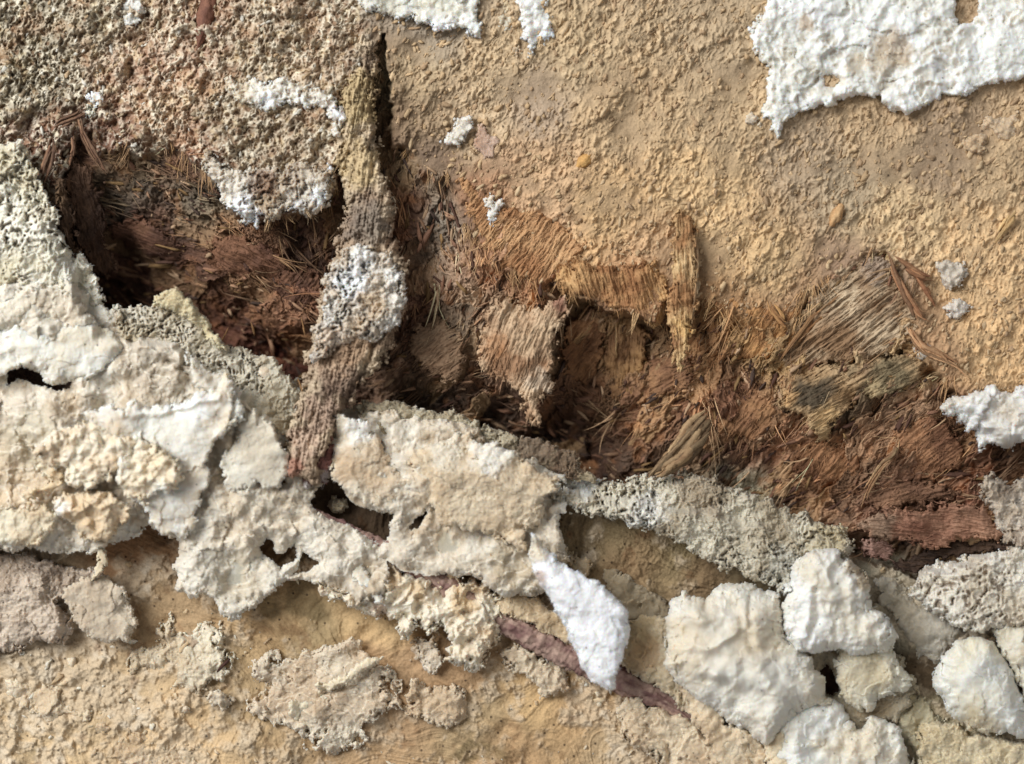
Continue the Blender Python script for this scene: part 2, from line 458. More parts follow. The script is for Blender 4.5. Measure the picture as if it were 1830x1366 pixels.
    (f1a, f2a, rid, dua, dva, exa, eya), (f1c_, f2c_, rid2, dub, dvb, exb, eyb) = outp
    ang = grain_dir(u - exa, v - eya) + (rid - 0.5) * 0.9
    big = rid2 > 0.45
    ang = ang + np.where(big, (rid2 - 0.72) * 1.1, 0)
    lx = np.where(big, exb, exa) + rid * 613; ly = np.where(big, eyb, eya) + rid * 311 + np.where(big, rid2 * 97, 0)
    edge = f2a - f1a; edge2 = f2c_ - f1c_
    r2 = (rid * 57.31) % 1.0; r3 = (rid2 * 91.7) % 1.0
    lx2 = lx + 2.0 * fbm(u, v, 16, 2, 158); ly2 = ly + 2.0 * fbm(u, v, 16, 2, 159)
    cA, sA = np.cos(ang), np.sin(ang)
    lp = lx2 * cA + ly2 * sA; lq = -lx2 * sA + ly2 * cA
    rg = ridge(lp / 34, lq / 3.0, 162) * 0.6 + ridge(lp / 18 + 4, lq / 1.9, 163) * 0.5
    fb = 2.2 * (rg - 0.42) + 0.4 * (vn(lp / 20, lq / 5.5, 164) * 2 - 1)
    fb2 = (vn(lp / 60, lq / 9, 165) + 0.5 * vn(lp / 30, lq / 4.6, 166)) / 1.5 * 2 - 1
    blk = fbm(u, v, 60, 4, 171, 0.5)
    fh = 3.4 * fb + 7.0 * fb2 + 15.0 * blk + 26 * (r2 - 0.5) + 11 * (r3 - 0.5) + 30 * ((rid * 13.7) % 1.0 - 0.35) * dva + 12 * (r3 - 0.3) * dvb + 1.2 * fbm(u, v, 3.4, 2, 191)
    fuzz = np.exp(-(((u - 320) / 130) ** 2 + ((v - 350) / 60) ** 2)) + np.exp(-(((u - 800) / 45) ** 2 + ((v - 410) / 60) ** 2))
    fuzz = np.clip(fuzz, 0, 1)
    col = col * (1 + c[..., None] * np.array([0.06, 0.22, 0.30], F))
    fh = fh * (1 - 0.6 * fuzz) + fuzz * (7 * fbm(u, v, 18, 4, 195, 0.65) - 6 * pit)
    h = h + c * fh
    col = col * (1 + (c * 0.42 * np.clip(fb + 0.6 * fb2, -1, 1))[..., None])
    col = mixc(col, lin((110, 76, 56)), c * sstep(0.3, 0.85, rid2) * 0.30 * (1 - fuzz))
    col = mixc(col, lin((206, 172, 130)), c * sstep(0.45, 0.95, (rid * 7.7) % 1.0) * 0.34 * (1 - fuzz))
    col = mixc(col, lin((168, 116, 78)), c * sstep(0.1, 0.9, fbm(u, v, 20, 3, 201)) * 0.40)
    col = mixc(col, lin((66, 52, 44)), c * sstep(0.5, 0.9, fbm(u, v, 30, 4, 205, 0.6)) * 0.45)
    mcol = (col * np.array([0.35, 0.5, 0.15], F)).sum(-1, keepdims=True)
    cc_ = c[..., None]
    col = np.clip(col + cc_ * (col - mcol) * 0.08, 0.006, 1) * (1 + cc_ * np.array([0.0, 0.0, -0.02], F)) * (1 + cc_ * 0.8 * ((((rid * 23.1) % 1.0) - 0.42))[..., None])
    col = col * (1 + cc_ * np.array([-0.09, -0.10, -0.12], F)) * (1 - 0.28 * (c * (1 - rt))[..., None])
    # ---- lower wood with thin cream film and crumbs
    wood = fibre(u, v, 0.42 + 0.2 * fbm(u, v, 200, 2, 211), 7, 110, 214)
    film = fbm(u, v, 44, 5, 221, 0.62)
    cov = G12.sample(COVF, u, v)
    k = sstep(-0.25, 0.35, film + cov - 0.02)
    f1, _, rid, _, _ = worley(wu / 12, wv / 12, 230)
    f1c, _, ridc, _, _ = worley(wu / 23 + 5, wv / 23, 236)
    cr = 5.0 * sstep(0.55, 0.05, f1) * sstep(0.3, 0.7, rid) + 9.0 * sstep(0.6, 0.1, f1c) * sstep(0.4, 0.8, ridc)
    lh = 2.4 * wood + k * (4 + 0.6 * cr + 4.5 * fbm(u, v, 14, 3, 241, 0.6)) + 0.9 * fbm(u, v, 4, 2, 245)
    h = h + low * lh
    col = col + (desat(col, 0.12, 1.03) * np.array([0.98, 1.01, 0.94], F) - col) * low[..., None]
    col = col * (1 + (low * (1 - k) * 0.22 * wood)[..., None])
    col = mixc(col, lin((208, 188, 160)), low * k * 0.66)
    col = mixc(col, lin((226, 212, 190)), low * k * 0.5 * sstep(0.1, 0.7, fbm(u, v, 22, 3, 251)))
    col = mixc(col, lin((120, 82, 52)), low * 0.45 * sstep(0.35, 0.8, fbm(u, v, 34, 4, 255, 0.65)))
    dark = sstep(0.5, 0.75, fbm(u, v, 90, 4, 261))
    col = mixc(col, lin((110, 96, 66)), low * (1 - k) * dark * 0.6)
    h = h + low * np.exp(-(((u - 1150) / 150) ** 2 + ((v - 970) / 60) ** 2)) * 5 * (web - 0.3)
    # little black specks
    f1, _, rid, _, _ = worley(u / 34, v / 34, 270)
    sp = sstep(0.075, 0.045, f1) * (rid > 0.5)
    col = mixc(col, lin((50, 36, 28)), sp * 0.8 * (1 - c))
    return h, c, low, col


COVF = field([(50, 1120, .5), (100, 1200, .35), (60, 1300, .4), (250, 1250, .25), (300, 1340, .05), (150, 1350, .1), (330, 1280, .2), (500, 1110, -.5), (300, 1050, -.15),
              (270, 970, -.35), (600, 1130, -.6), (640, 1200, -.7), (450, 1190, -.2), (520, 1340, .05), (700, 1200, -.6), (760, 1200, -.7), (850, 1260, -.2), (950, 1250, -.5), (700, 1330, -.1),
              (800, 1340, -.4), (950, 1340, -.2), (950, 1190, .3), (1030, 1230, .3), (1050, 1330, -.2), (1200, 1330, .2), (1100, 940, -.35), (1200, 980, -.2), (1150, 1020, -.5), (1280, 1040, -.6),
              (1340, 1010, -.4), (640, 920, -.6), (490, 990, -.4), (1150, 1120, .3), (1500, 1200, -.5), (1620, 1190, -.3), (1590, 1080, .5), (1650, 1130, .5), (1700, 1290, .3), (1640, 1300, .4), (1800, 1340, .5),
              (1500, 1000, .2), (900, 1120, .3), (0, 700, -.5), (230, 1020, -.1)], 36)[..., 0]


def stretched(a, b, step, ext):
    core = np.arange(a, b + step, step, dtype=np.float64)
    g = []; d = step; x = 0
    while x < ext:
        d *= 1.09; x += d; g.append(x)
    g = np.array(g)
    return np.concatenate([(core[0] - g)[::-1], core, core[-1] + g]).astype(F)


STEP = 1.35
ux = stretched(-70, 1900, STEP, 430); vy = stretched(-60, 1425, STEP, 430)
U, V = np.meshgrid(ux, vy)
H, CW, LW, COL = surface(U, V)
nx, ny = len(ux), len(vy)
P = world_pos(U, V, H).reshape(-1, 3); COLF = COL.reshape(-1, 3)
i0 = (np.arange(ny - 1)[:, None] * nx + np.arange(nx - 1)[None, :]).ravel()
FACES = np.stack([i0, i0 + nx, i0 + nx + 1, i0 + 1], -1)
cwf = CW.reshape(-1)[i0]; vf = V.reshape(-1)[i0]
m_cav = cwf > 0.35
m_low = (~m_cav) & (vf > 850 - 0.0 * vf)
m_low |= (~m_cav) & (vf > 560) & (U.reshape(-1)[i0] < 560)
m_top = ~(m_cav | m_low)

log = bpy.data.objects.new('rotten_log', None)
sc.collection.objects.link(log)
log.location = (0, 0, -0.03)
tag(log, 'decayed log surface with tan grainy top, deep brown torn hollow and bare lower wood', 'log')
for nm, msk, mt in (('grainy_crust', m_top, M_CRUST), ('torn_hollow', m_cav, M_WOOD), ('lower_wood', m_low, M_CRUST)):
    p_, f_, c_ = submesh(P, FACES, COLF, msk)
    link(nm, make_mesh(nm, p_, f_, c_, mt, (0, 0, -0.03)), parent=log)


def hs(u, v):
    """height of the finished log surface at a point (nearest sample in the dense grid)"""
    xi = np.clip(np.searchsorted(ux, u), 0, nx - 1); yi = np.clip(np.searchsorted(vy, v), 0, ny - 1)
    return H[yi, xi]


def cs(u, v):
    xi = np.clip(np.searchsorted(ux, u), 0, nx - 1); yi = np.clip(np.searchsorted(vy, v), 0, ny - 1)
    return CW[yi, xi], COL[yi, xi], LW[yi, xi]


# smoothed log height for draping sheets
_hl = macro(G12.X, G12.Y)[0]


def hsm(u, v):
    return G12.sample(_hl, u, v)


# ------------------------------------------------------------------ hairs / slivers (many thin tapering triangular rods)
def rods(pos, ang, length, width, lift, col, bend, mat, name, parent, origin, rng, rings=4, kind='stuff', label=None):
    n = len(pos)
    t = np.linspace(0, 1, rings)[None, :]
    a = ang[:, None] + bend[:, None] * t
    du = np.cumsum(np.cos(a), 1) - np.cos(a); dv = np.cumsum(np.sin(a), 1) - np.sin(a)
    L = (length / (rings - 1))[:, None]
    u = pos[:, 0:1] + du * L; v = pos[:, 1:2] + dv * L
    h = pos[:, 2:3] + lift[:, None] * np.sin(t * 1.5)
    w = width[:, None] * (1 - 0.85 * t ** 1.5)
    nu = -np.sin(a); nv = np.cos(a)
    vs = []
    for k in range(3):
        b = 2 * math.pi * k / 3 + rng.random(n)[:, None] * 0
        o = np.cos(b) * w; z = np.sin(b) * w
        vs.append(world_pos(u + nu * o, v + nv * o, h + z))
    Pv = np.stack(vs, 2).reshape(-1, 3)            # n, rings, 3
    base = (np.arange(n) * rings * 3)[:, None, None]
    r = np.arange(rings - 1)[None, :, None] * 3
    k = np.arange(3)[None, None, :]
    k1 = (k + 1) % 3
    f = np.stack([base + r + k, base + r + k1, base + r + 3 + k1, base + r + 3 + k], -1).reshape(-1, 4)
    c = np.repeat(col, rings * 3, 0)
    me = make_mesh(name, Pv, f, c, mat, origin)
    o = link(name, me, origin, parent)
    if kind: o['kind'] = kind
    if label: o['label'] = label
    return o


R = np.random.default_rng(7)


def fibres_in(ncl, per, box, size, wid, lift, name, parent=None, crange=(0.6, 2), down=None, spread=(9, 5), gold=0.0, seg=4):
    """frayed tufts: bundles of roughly parallel fibres lying on the torn wood"""
    cu = R.uniform(box[0], box[2], ncl); cv = R.uniform(box[1], box[3], ncl)
    c, col, lw = cs(cu, cv)
    k = (c > crange[0]) & (c < crange[1]) & (fbm(cu.astype(F), cv.astype(F), 70, 3, 501) + R.normal(0, .25, ncl) > -0.15)
    if down is not None: k &= (cv < 640 + 0.12 * cu) & (cu > 150)
    cu, cv, col = cu[k], cv[k], col[k]; n = len(cu)
    a0 = grain_dir(cu, cv) + R.normal(0, 0.22, n) + 0.5 * fbm(cu.astype(F), cv.astype(F), 60, 2, 505)
    a0 = a0 + math.pi * (R.random(n) > 0.5)
    if down is not None: a0 = R.normal(down, 0.35, n)
    sz = 0.4 + 1.1 * R.random(n) ** 2; tint = R.uniform(0.75, 1.7, n)
    pal = np.array([lin((200, 156, 112)), lin((170, 122, 84)), lin((220, 190, 148)), lin((132, 98, 74))])[R.integers(0, 4, n)]
    base = (0.65 * col + 0.35 * pal * (np.clip(col.mean(1, keepdims=True), 0.02, 1) / 0.17) ** 0.75) * tint[:, None]
    if gold: base = base * (1 - gold) + lin((206, 164, 104)) * gold * R.uniform(.6, 1.2, (n, 1))
    cnt = np.maximum(2, (per * R.random(n) ** 1.5 * 2.2).astype(int))
    i = np.repeat(np.arange(n), cnt); m = len(i)
    along = R.normal(0, spread[0], m) * sz[i]; across = R.normal(0, spread[1], m) * sz[i]
    u = cu[i] + np.cos(a0[i]) * along - np.sin(a0[i]) * across; v = cv[i] + np.sin(a0[i]) * along + np.cos(a0[i]) * across
    a = a0[i] + R.normal(0, 0.12, m)
    ln = R.uniform(size[0], size[1], m) * sz[i]
    return rods(np.stack([u, v, hs(u, v) - 0.2], -1), a, ln, R.uniform(wid[0], wid[1], m), R.uniform(lift[0], lift[1], m), base[i] * R.uniform(.75, 1.2, (m, 1)), R.normal(0, 0.35, m), M_WOOD, name, parent, (0, 0, -0.03), R, rings=seg)


fibres_in(2000, 7, (100, 60, 1880, 1040), (10, 38), (0.35, 1.0), (-1, 3), 'loose_fibre', log)
fibres_in(900, 5, (120, 250, 1880, 1020), (22, 66), (0.8, 2.6), (1, 12), 'torn_sliver', log, spread=(12, 4), seg=5)
fibres_in(260, 3, (120, 250, 1880, 1020), (50, 120), (0.5, 1.3), (3, 14), 'long_strand', log, spread=(14, 8), seg=7)
fibres_in(9000, 7, (150, 230, 1880, 800), (10, 40), (0.4, 1.5), (0, 8), 'lip_fringe', log, crange=(0.08, 0.62), down=1.75, gold=.35)


# ------------------------------------------------------------------ slabs: closed sheets and lumps with torn edges
def slab(name, label, cat, poly, h=10, g=(0, 0), drape=1.0, T=14, Tb=8, edge=14, fray=(7, 3.0, 1.5), kinds=(('soft', 5, 40),), c1=(236, 228, 210), c2=(220, 196, 160),
         c3=(120, 86, 56), mix=0.0, holes=(), stains=(), mat=None, seed=1, parent=None, group=None, step=1.45, fuzz=0, fuzzlen=7, creases=(), profpow=0.5, peaks=(), rim=None, thing=True, hshape=None, sag=19, facet=None, fibs=1.0, fspread=0.2):
    mat = mat or M_FUNGUS
    if mat is M_WHITE and edge <= 12: sag = min(sag, 4)
    Pp = np.asarray(poly, F)
    mg = 16
    x0, y0 = Pp.min(0) - mg; x1, y1 = Pp.max(0) + mg
    x0 = max(x0, -260); y0 = max(y0, -260); x1 = min(x1, 2090); y1 = min(y1, 1626)
    if (x1 - x0) * (y1 - y0) > 3e5: step = max(step, 1.6)
    u, v = np.meshgrid(np.arange(x0, x1, step, dtype=F), np.arange(y0, y1, step, dtype=F))
    s = seed * 13 % 700
    fa, fb_, fc = fray
    wu = u + fa * fbm(u, v, 24, 3, s); wv = v + fa * fbm(u, v, 24, 3, s + 4)
    ta_, _, tr, _, _ = worley(wu / 17, wv / 17, s + 14)
    tb_, _, tr2, _, _ = worley(wu / 7.5, wv / 7.5, s + 17)
    if mat is M_WHITE and T > 13 and edge > 12: fb_, fc = fb_ * 0.5, fc * 0.5
    cell = (tr - 0.5) * fa * 1.5 + (tr2 - 0.5) * fb_ * 1.1
    sd = poly_sd(wu + cell, wv - cell * ((tr * 9.7) % 1.0 * 2 - 1), Pp)
    for hp in holes:
        sd = np.minimum(sd, -poly_sd(u + 0.6 * (wu - u), v + 0.6 * (wv - v), hp))
    sd = sd + fb_ * fbm(u, v, 9, 3, s + 8, 0.6) * 1.1 + fc * (vn(u / 2.6, v / 2.6, s + 12) * 2 - 1)
    edge_v = edge * (0.55 + 0.9 * vn(u / 48, v / 48, s + 19)) if edge > 16 else edge * (0.3 + 0.75 * vn(u / 38, v / 38, s + 19))
    t = np.clip(sd / edge_v, 0, 1)
    prof = (1 - (1 - t) ** 2) ** profpow
    cu, cv = Pp.mean(0)
    mid = drape * hsm(u, v) + h + g[0] * (u - cu) / 100 + g[1] * (v - cv) / 100
    mid = mid - sag * sstep(-0.2, 0.5, fbm(u, v, 62, 3, s + 110)) * np.exp(-np.maximum(sd, 0) / 26)
    z = np.zeros_like(u); pitc = np.zeros_like(u); lightc = np.zeros_like(u)
    if facet is None: facet = 0.0 if mat in (M_WOOD, M_CRUST) else 1.0
    if facet: kinds = tuple(kinds) + (('facet', facet * min(T * 0.5, 12), 52), ('facet', facet * min(T * 0.18, 4), 20))
    for kd, am, scl in kinds:
        if kd == 'soft':
            z += am * fbm(u, v, scl, 4, s + 20, 0.5)
        elif kd == 'fine':
            z += am * (0.62 if mat is M_WHITE else 0.8) * fbm(u, v, scl, 3, s + 30, 0.75)
        elif kd == 'lump':
            f1, f2, rid, _, _ = worley(wu / scl, wv / scl, s + 40)
            z += am * (sstep(0.75, 0.0, f1) * (0.5 + rid)) - am * 0.5
            pitc += 0.35 * sstep(0.55, 0.8, f1)
        elif kd == 'porous':
            xw = wu + 0.45 * scl * fbm(u, v, scl * 0.9, 3, s + 33); yw = wv + 0.45 * scl * fbm(u, v, scl * 0.9, 3, s + 36)
            wb = ridge(xw / scl * 1.3, yw / scl * 1.3, s + 38) * 0.6 + ridge(xw / scl * 2.4, yw / scl * 2.4, s + 39) * 0.5
            den = sstep(-0.45, 0.35, fbm(u, v, scl * 4, 3, s + 37))
            z += am * (wb - 0.5) * 0.8; pitc += 0.5 * sstep(0.3, 0.02, wb) * den
            f1, f2, rid, _, _ = worley(xw / scl, yw / scl, s + 46)
            pt = sstep(0.46, 0.16, f1) * sstep(0.2, 0.5, rid)
            f1, f2, rid, _, _ = worley(wu / scl * 1.8, wv / scl * 1.8, s + 52)
            pt = np.maximum(pt, 0.7 * sstep(0.46, 0.16, f1) * sstep(0.3, 0.6, rid))
            pt = pt * den * (0.5 + rid)
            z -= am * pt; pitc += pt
        elif kd == 'layer':
            q = fbm(u * 0.8 + v * 0.5, v * 1.2 - u * 0.4, scl, 4, s + 60) * 3.0 + 4
            fl = np.floor(q); fr = q - fl
            z += am * (fl - 4 + sstep(0.0, 0.14, fr) + 0.25 * fr)
            lightc += sstep(0.02, 0.14, fr) * sstep(0.4, 0.14, fr)
        elif kd == 'fold':
            q = fbm(u, v, scl, 3, s + 70)
            z += am * (1 - np.abs(q) * 2.4)
        elif kd == 'facet':
            f1, f2, rid, du, dv = worley((wu + 0.3 * v + scl * 0.3 * fbm(u, v, scl * 0.5, 3, s + 66)) / scl, (wv - 0.3 * u + scl * 0.3 * fbm(u, v, scl * 0.5, 3, s + 68)) / scl, s + 64)
            z += am * ((rid - 0.5) * 0.5 + 1.6 * du * (((rid * 17.3) % 1.0) - 0.5) + 1.6 * dv * (((rid * 31.9) % 1.0) - 0.5) )
        elif kd == 'wood':
            aa = hshape if hshape is not None else 1.9
            hu = 0.7 * u + 0.3 * wu - cu; hv = 0.7 * v + 0.3 * wv - cv
            lp = hu * math.cos(aa) + hv * math.sin(aa); lq = -hu * math.sin(aa) + hv * math.cos(aa)
            n_ = 2.0 * (ridge(lp / (scl * 9), lq / (scl * 0.75), s + 80) * 0.6 + ridge(lp / (scl * 5), lq / (scl * 0.45), s + 81) * 0.5 - 0.42)
            n2 = fibre(hu, hv, aa, scl * 3, scl * 22, s + 84)
            z += am * 0.8 * n_ + am * 1.2 * n2
            pitc += 0.5 * sstep(0.1, -0.6, n_)
    for (pts, dep, wd) in creases:
        dmin = np.full(u.shape, 1e9, F)
        pp = np.asarray(pts, F)
        for a, b in zip(pp[:-1], pp[1:]):
            e = b - a
            tt = np.clip(((wu - a[0]) * e[0] + (wv - a[1]) * e[1]) / max(float(e @ e), 1e-6), 0, 1)
            dmin = np.minimum(dmin, np.hypot(wu - a[0] - e[0] * tt, wv - a[1] - e[1] * tt))
        z -= dep * np.exp(-(dmin / wd) ** 2)
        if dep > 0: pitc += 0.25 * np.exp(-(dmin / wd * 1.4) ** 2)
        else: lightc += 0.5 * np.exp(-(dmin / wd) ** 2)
    for (px, py, pr, pz) in peaks:
        z += pz * np.exp(-((u - px) ** 2 + (v - py) ** 2) / (pr * pr))
    zt = mid + (T + z) * prof
    zb = mid - Tb * prof
    zt = np.maximum(zt, zb + 1.0 * prof)
    # colour
    k = np.clip(0.5 + 0.5 * mix + fbm(u, v, 60, 4, s + 90, 0.6) * 1.1, 0, 1)
    col = lin(c1)[None, None] * (1 - k[..., None]) + lin(c2)[None, None] * k[..., None]
    for (px, py, pr, cc, st) in stains:
        dd = np.hypot(wu - px, wv - py) / pr + 0.35 * fbm(u, v, 14, 3, s + 95)
        col = mixc(col, lin(cc), st * sstep(1.15, 0.55, dd))
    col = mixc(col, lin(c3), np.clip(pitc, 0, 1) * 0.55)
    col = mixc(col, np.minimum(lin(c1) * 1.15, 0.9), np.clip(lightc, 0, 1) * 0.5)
    if rim is not None:
        col = mixc(col, lin(rim), 0.6 * sstep(14, 2, sd + 8 * fbm(u, v, 12, 2, s + 97)))
    f1, _, rid, _, _ = worley(u / 26, v / 26, s + 99)
    col = mixc(col, lin((62, 42, 30)), (sstep(0.07, 0.04, f1) * (rid > 0.86)) * 0.8)
    if mat is M_WOOD: col = desat(col, 0.10, 1.12) * np.array([0.99, 1.02, 1.02], F)
    elif mat is M_CRUST: col = desat(col, 0.15, 1.12)
    elif mat is M_WHITE: col = desat(col, 0.2, 0.93)
    else: col = desat(col, 0.22, 0.96)
    # faces
    any_in = (sd[:-1, :-1] > 0) | (sd[1:, :-1] > 0) | (sd[:-1, 1:] > 0) | (sd[1:, 1:] > 0)
    ny_, nx_ = u.shape
    i_ = (np.arange(ny_ - 1)[:, None] * nx_ + np.arange(nx_ - 1)[None, :])[any_in]
    top = np.stack([i_, i_ + nx_, i_ + nx_ + 1, i_ + 1], -1)
    n_ = u.size
    bot = np.stack([i_ + 1, i_ + nx_ + 1, i_ + nx_, i_], -1) + n_
    Pt = world_pos(u, v, zt).reshape(-1, 3); Pb = world_pos(u, v, zb).reshape(-1, 3)
    PP = np.concatenate([Pt, Pb]); FF = np.concatenate([top, bot]); CC = np.concatenate([col.reshape(-1, 3)] * 2)
    p_, f_, c_ = submesh(PP, FF, CC, slice(None))
    org = world_pos(np.float64(cu), np.float64(cv), np.float64(mid[sd > 0].mean() - Tb)) if parent is None else PORG[parent.name]
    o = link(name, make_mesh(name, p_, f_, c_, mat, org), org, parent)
    if parent is None:
        tag(o, label, cat, group)
        PORG[o.name] = org
    elif label:
        o['label'] = label
    if fibs and mat is M_WOOD:
        rr = np.random.default_rng(seed + 9); ok = np.argwhere(sd > 1.5)
        n = int(len(ok) * step * step / 16 * fibs * 0.45)
        if n > 4:
            c = ok[rr.integers(0, len(ok), n)]; uu = u[c[:, 0], c[:, 1]]; vv = v[c[:, 0], c[:, 1]]
            aa = (hshape if hshape is not None else 1.9) + rr.normal(0, fspread, n) + math.pi * (rr.random(n) > 0.5)
            rods(np.stack([uu, vv, zt[c[:, 0], c[:, 1]] - 0.3], -1), aa, rr.uniform(5, 20, n), rr.uniform(0.35, 1.3, n), rr.uniform(-1, 4, n), col[c[:, 0], c[:, 1]] * rr.uniform(.75, 1.35, (n, 1)), rr.normal(0, .25, n), mat, 'frayed_fibre', o, org, rr)
    if fuzz:
        gy, gx = np.gradient(sd)
        cand = np.argwhere((sd > 0.3) & (sd < 9))
        cand2 = np.argwhere(sd > 9)
        n1 = int(fuzz * len(cand) / 9 * step * (0.55 if fuzz > 3 else 0.16 if T > 28 else 0.3)); n2 = int(fuzz * len(cand2) / 900)
        rr = np.random.default_rng(seed + 5)
        if len(cand) and n1 > 4:
            c = cand[rr.integers(0, len(cand), n1)]
            an = np.arctan2(-gy[c[:, 0], c[:, 1]], -gx[c[:, 0], c[:, 1]]) + rr.normal(0, 0.7, n1)
            if len(cand2) and n2 > 0:
                c2_ = cand2[rr.integers(0, len(cand2), n2)]
                c = np.concatenate([c, c2_]); an = np.concatenate([an, rr.uniform(0, 6.28, n2)])
            n = len(c)
            uu = u[c[:, 0], c[:, 1]]; vv = v[c[:, 0], c[:, 1]]; zz = zt[c[:, 0], c[:, 1]] - 0.4
            ln = rr.uniform(0.3, 1.0, n) * fuzzlen
            cl = col[c[:, 0], c[:, 1]] * 1.08
            rods(np.stack([uu, vv, zz], -1), an, ln, rr.uniform(0.3, 0.6, n), rr.uniform(-1, 3.5, n), cl, rr.normal(0, 0.8, n), mat, 'fuzz', o, org, rr, rings=3)
    return o


PORG = {}
W = (244, 242, 238); CR = (232, 216, 190); TN = (216, 186, 146); BR = (128, 92, 60)
soft = (('soft', 5, 42), ('fine', 1.8, 7), ('fine', 0.9, 3))


def S_(*a, **k):
    S_.n += 1
    k.setdefault('seed', S_.n * 3 + 2)
    return slab(*a, **k)


S_.n = 0

# ---- large cream shelf below the hollow
H1 = [(552, 900), (562, 879), (583, 853), (599, 856), (615, 875), (634, 900), (658, 907), (702, 919), (693, 966), (665, 964), (615, 938), (569, 919)]
H2 = [(463, 975), (477, 964), (491, 968), (494, 989), (505, 985), (526, 973), (529, 996), (503, 1013), (489, 1001), (466, 989)]
H3 = [(541, 985), (571, 1006), (552, 1025), (522, 1027)]
H4 = [(761, 912), (761, 921), (747, 945), (728, 954), (726, 943), (744, 926)]
H5 = [(495, 858), (508, 853), (512, 862), (500, 870)]
H6 = [(774, 902), (784, 900), (789, 907), (784, 915), (775, 914)]
H7 = [(810, 918), (817, 917), (821, 923), (815, 929), (810, 925)]
H8 = [(16, 664), (40, 655), (80, 668), (85, 682), (100, 688), (128, 684), (126, 698), (70, 694), (40, 680), (10, 690)]
S_('cream_fungus_sheet', 'broad cream fungus sheet with dark holes, spread along the lower side of the hollow', 'fungus',
   [(-240, 520), (60, 502), (130, 502), (200, 562), (280, 548), (395, 608), (410, 628), (480, 645), (520, 672), (550, 702), (600, 737), (640, 727), (700, 724),
    (760, 737), (850, 767), (890, 802), (960, 817), (1010, 850), (1005, 905), (998, 960), (1012, 1000), (985, 1055), (930, 1066), (890, 1062), (840, 1030),
    (760, 1030), (700, 1010), (690, 1060), (640, 1075), (600, 1050), (560, 1040), (520, 1035), (480, 1060), (450, 1078), (415, 1110), (388, 1102), (372, 1062), (330, 1062), (308, 1050),
    (318, 1000), (323, 968), (297, 955), (269, 940), (253, 948), (227, 966), (180, 985), (140, 990), (60, 980), (-60, 990), (-240, 1000)],
   h=34, drape=0.25, T=14, Tb=9, edge=18, kinds=(('soft', 30, 85), ('soft', 9, 34), ('layer', 3.0, 100), ('fine', 2.2, 8), ('fine', 1.2, 3.2)), c1=(228, 218, 200), c2=(206, 184, 154), mix=0.05, holes=[H1, H2, H3, H4, H5, H6, H7, H8],
   stains=[(300, 640, 90, (206, 192, 172), .6), (800, 870, 110, (222, 196, 160), .6), (930, 1000, 70, (196, 172, 132), .6), (450, 920, 90, (222, 200, 168), .6), (420, 1030, 60, (196, 180, 150), .5),  # first spot paints the grey shading of the upper shelf into the colour
           (120, 600, 90, (226, 220, 204), .6), (60, 860, 90, (224, 196, 158), .6), (60, 780, 60, (200, 184, 152), .6)],
   creases=[([(395, 860), (420, 780), (425, 730)], 12, 7), ([(735, 850), (748, 870), (752, 880)], 4, 2), ([(430, 868), (500, 905), (560, 925), (640, 968), (720, 1000)], -9, 13), ([(300, 645), (340, 670)], 12, 5)], fuzz=1.0)

PINK = (128, 74, 74)

def tube_one(name, label, cat, pts, col1, col2, rough=1.2, parent=None, mat=None, seed=3, seg=14, ends=(0.12, 0.07), group=None, ridge=0.18, dens=2.0, flat=0.75, raw=False):
    """splinter: noisy elliptical tapering rod along pts (u, v, h, radius)"""
    pts = np.asarray(pts, float)
    ds = np.r_[0, np.cumsum(np.hypot(np.diff(pts[:, 0]), np.diff(pts[:, 1])) + 1e-3)]
    n = max(8, int(ds[-1] / dens))
    s_ = np.linspace(0, ds[-1], n)
    q = np.stack([np.interp(s_, ds, pts[:, i]) for i in range(4)], -1)
    ker = np.ones(7) / 7
    for i in range(3):
        pad = np.pad(q[:, i], 3, mode='reflect', reflect_type='odd'); q[:, i] = np.convolve(pad, ker, 'valid')
    tu = np.gradient(q[:, 0]); tv = np.gradient(q[:, 1]); tl = np.hypot(tu, tv) + 1e-6
    nu, nv = -tv / tl, tu / tl
    th = np.linspace(0, 2 * math.pi, seg, endpoint=False)
    rr = np.random.default_rng(seed)
    prof = rr.normal(0, ridge, seg)
    TH, SS = np.meshgrid(th, s_)
    rad = q[:, 3:4] * (1 + prof[None, :] + 0.40 * fbm((TH * 9).astype(F), (SS / 4).astype(F), 3, 3, seed + 300, 0.6)) + rough * fbm((TH * 20).astype(F), SS.astype(F), 3.5, 2, seed + 310)
    tt = SS / ds[-1]
    jag = 0.22 * (vn((TH * 3).astype(F), (TH * 0).astype(F), seed + 320))
    rad = rad * np.clip((1 - tt + 0.02) / (ends[1] + jag), 0, 1) ** 0.6 * np.clip((tt + 0.02) / (ends[0] + jag), 0, 1) ** 0.5
    o_ = np.cos(TH) * rad; z_ = np.sin(TH) * rad * flat
    Pv = world_pos(q[:, 0:1] + nu[:, None] * o_, q[:, 1:2] + nv[:, None] * o_, q[:, 2:3] + z_).reshape(-1, 3)
    i = np.arange(n - 1)[:, None] * seg; k = np.arange(seg)[None, :]; k1 = (k + 1) % seg
    f = np.stack([i + k, i + k1, i + seg + k1, i + seg + k], -1).reshape(-1, 4)
    w = np.clip(0.5 + 0.9 * fbm((TH * 6).astype(F), (SS / 9).astype(F), 2, 3, seed + 330) + prof[None, :], 0, 1).reshape(-1)
    c = desat(mixc(np.tile(lin(col1), (len(w), 1)), lin(col2), w), 0.12, 1.08)
    if raw: return Pv, f, c
    org = world_pos(*[np.float64(x) for x in (q[:, 0].mean(), q[:, 1].mean(), q[:, 2].min() - 3)]) if parent is None else PORG[parent.name]
    o = link(name, make_mesh(name, Pv, f, c, mat or M_WOOD, org), org, parent)
    if parent is None:
        tag(o, label, cat, group); PORG[o.name] = org
    elif label: o['label'] = label
    return o


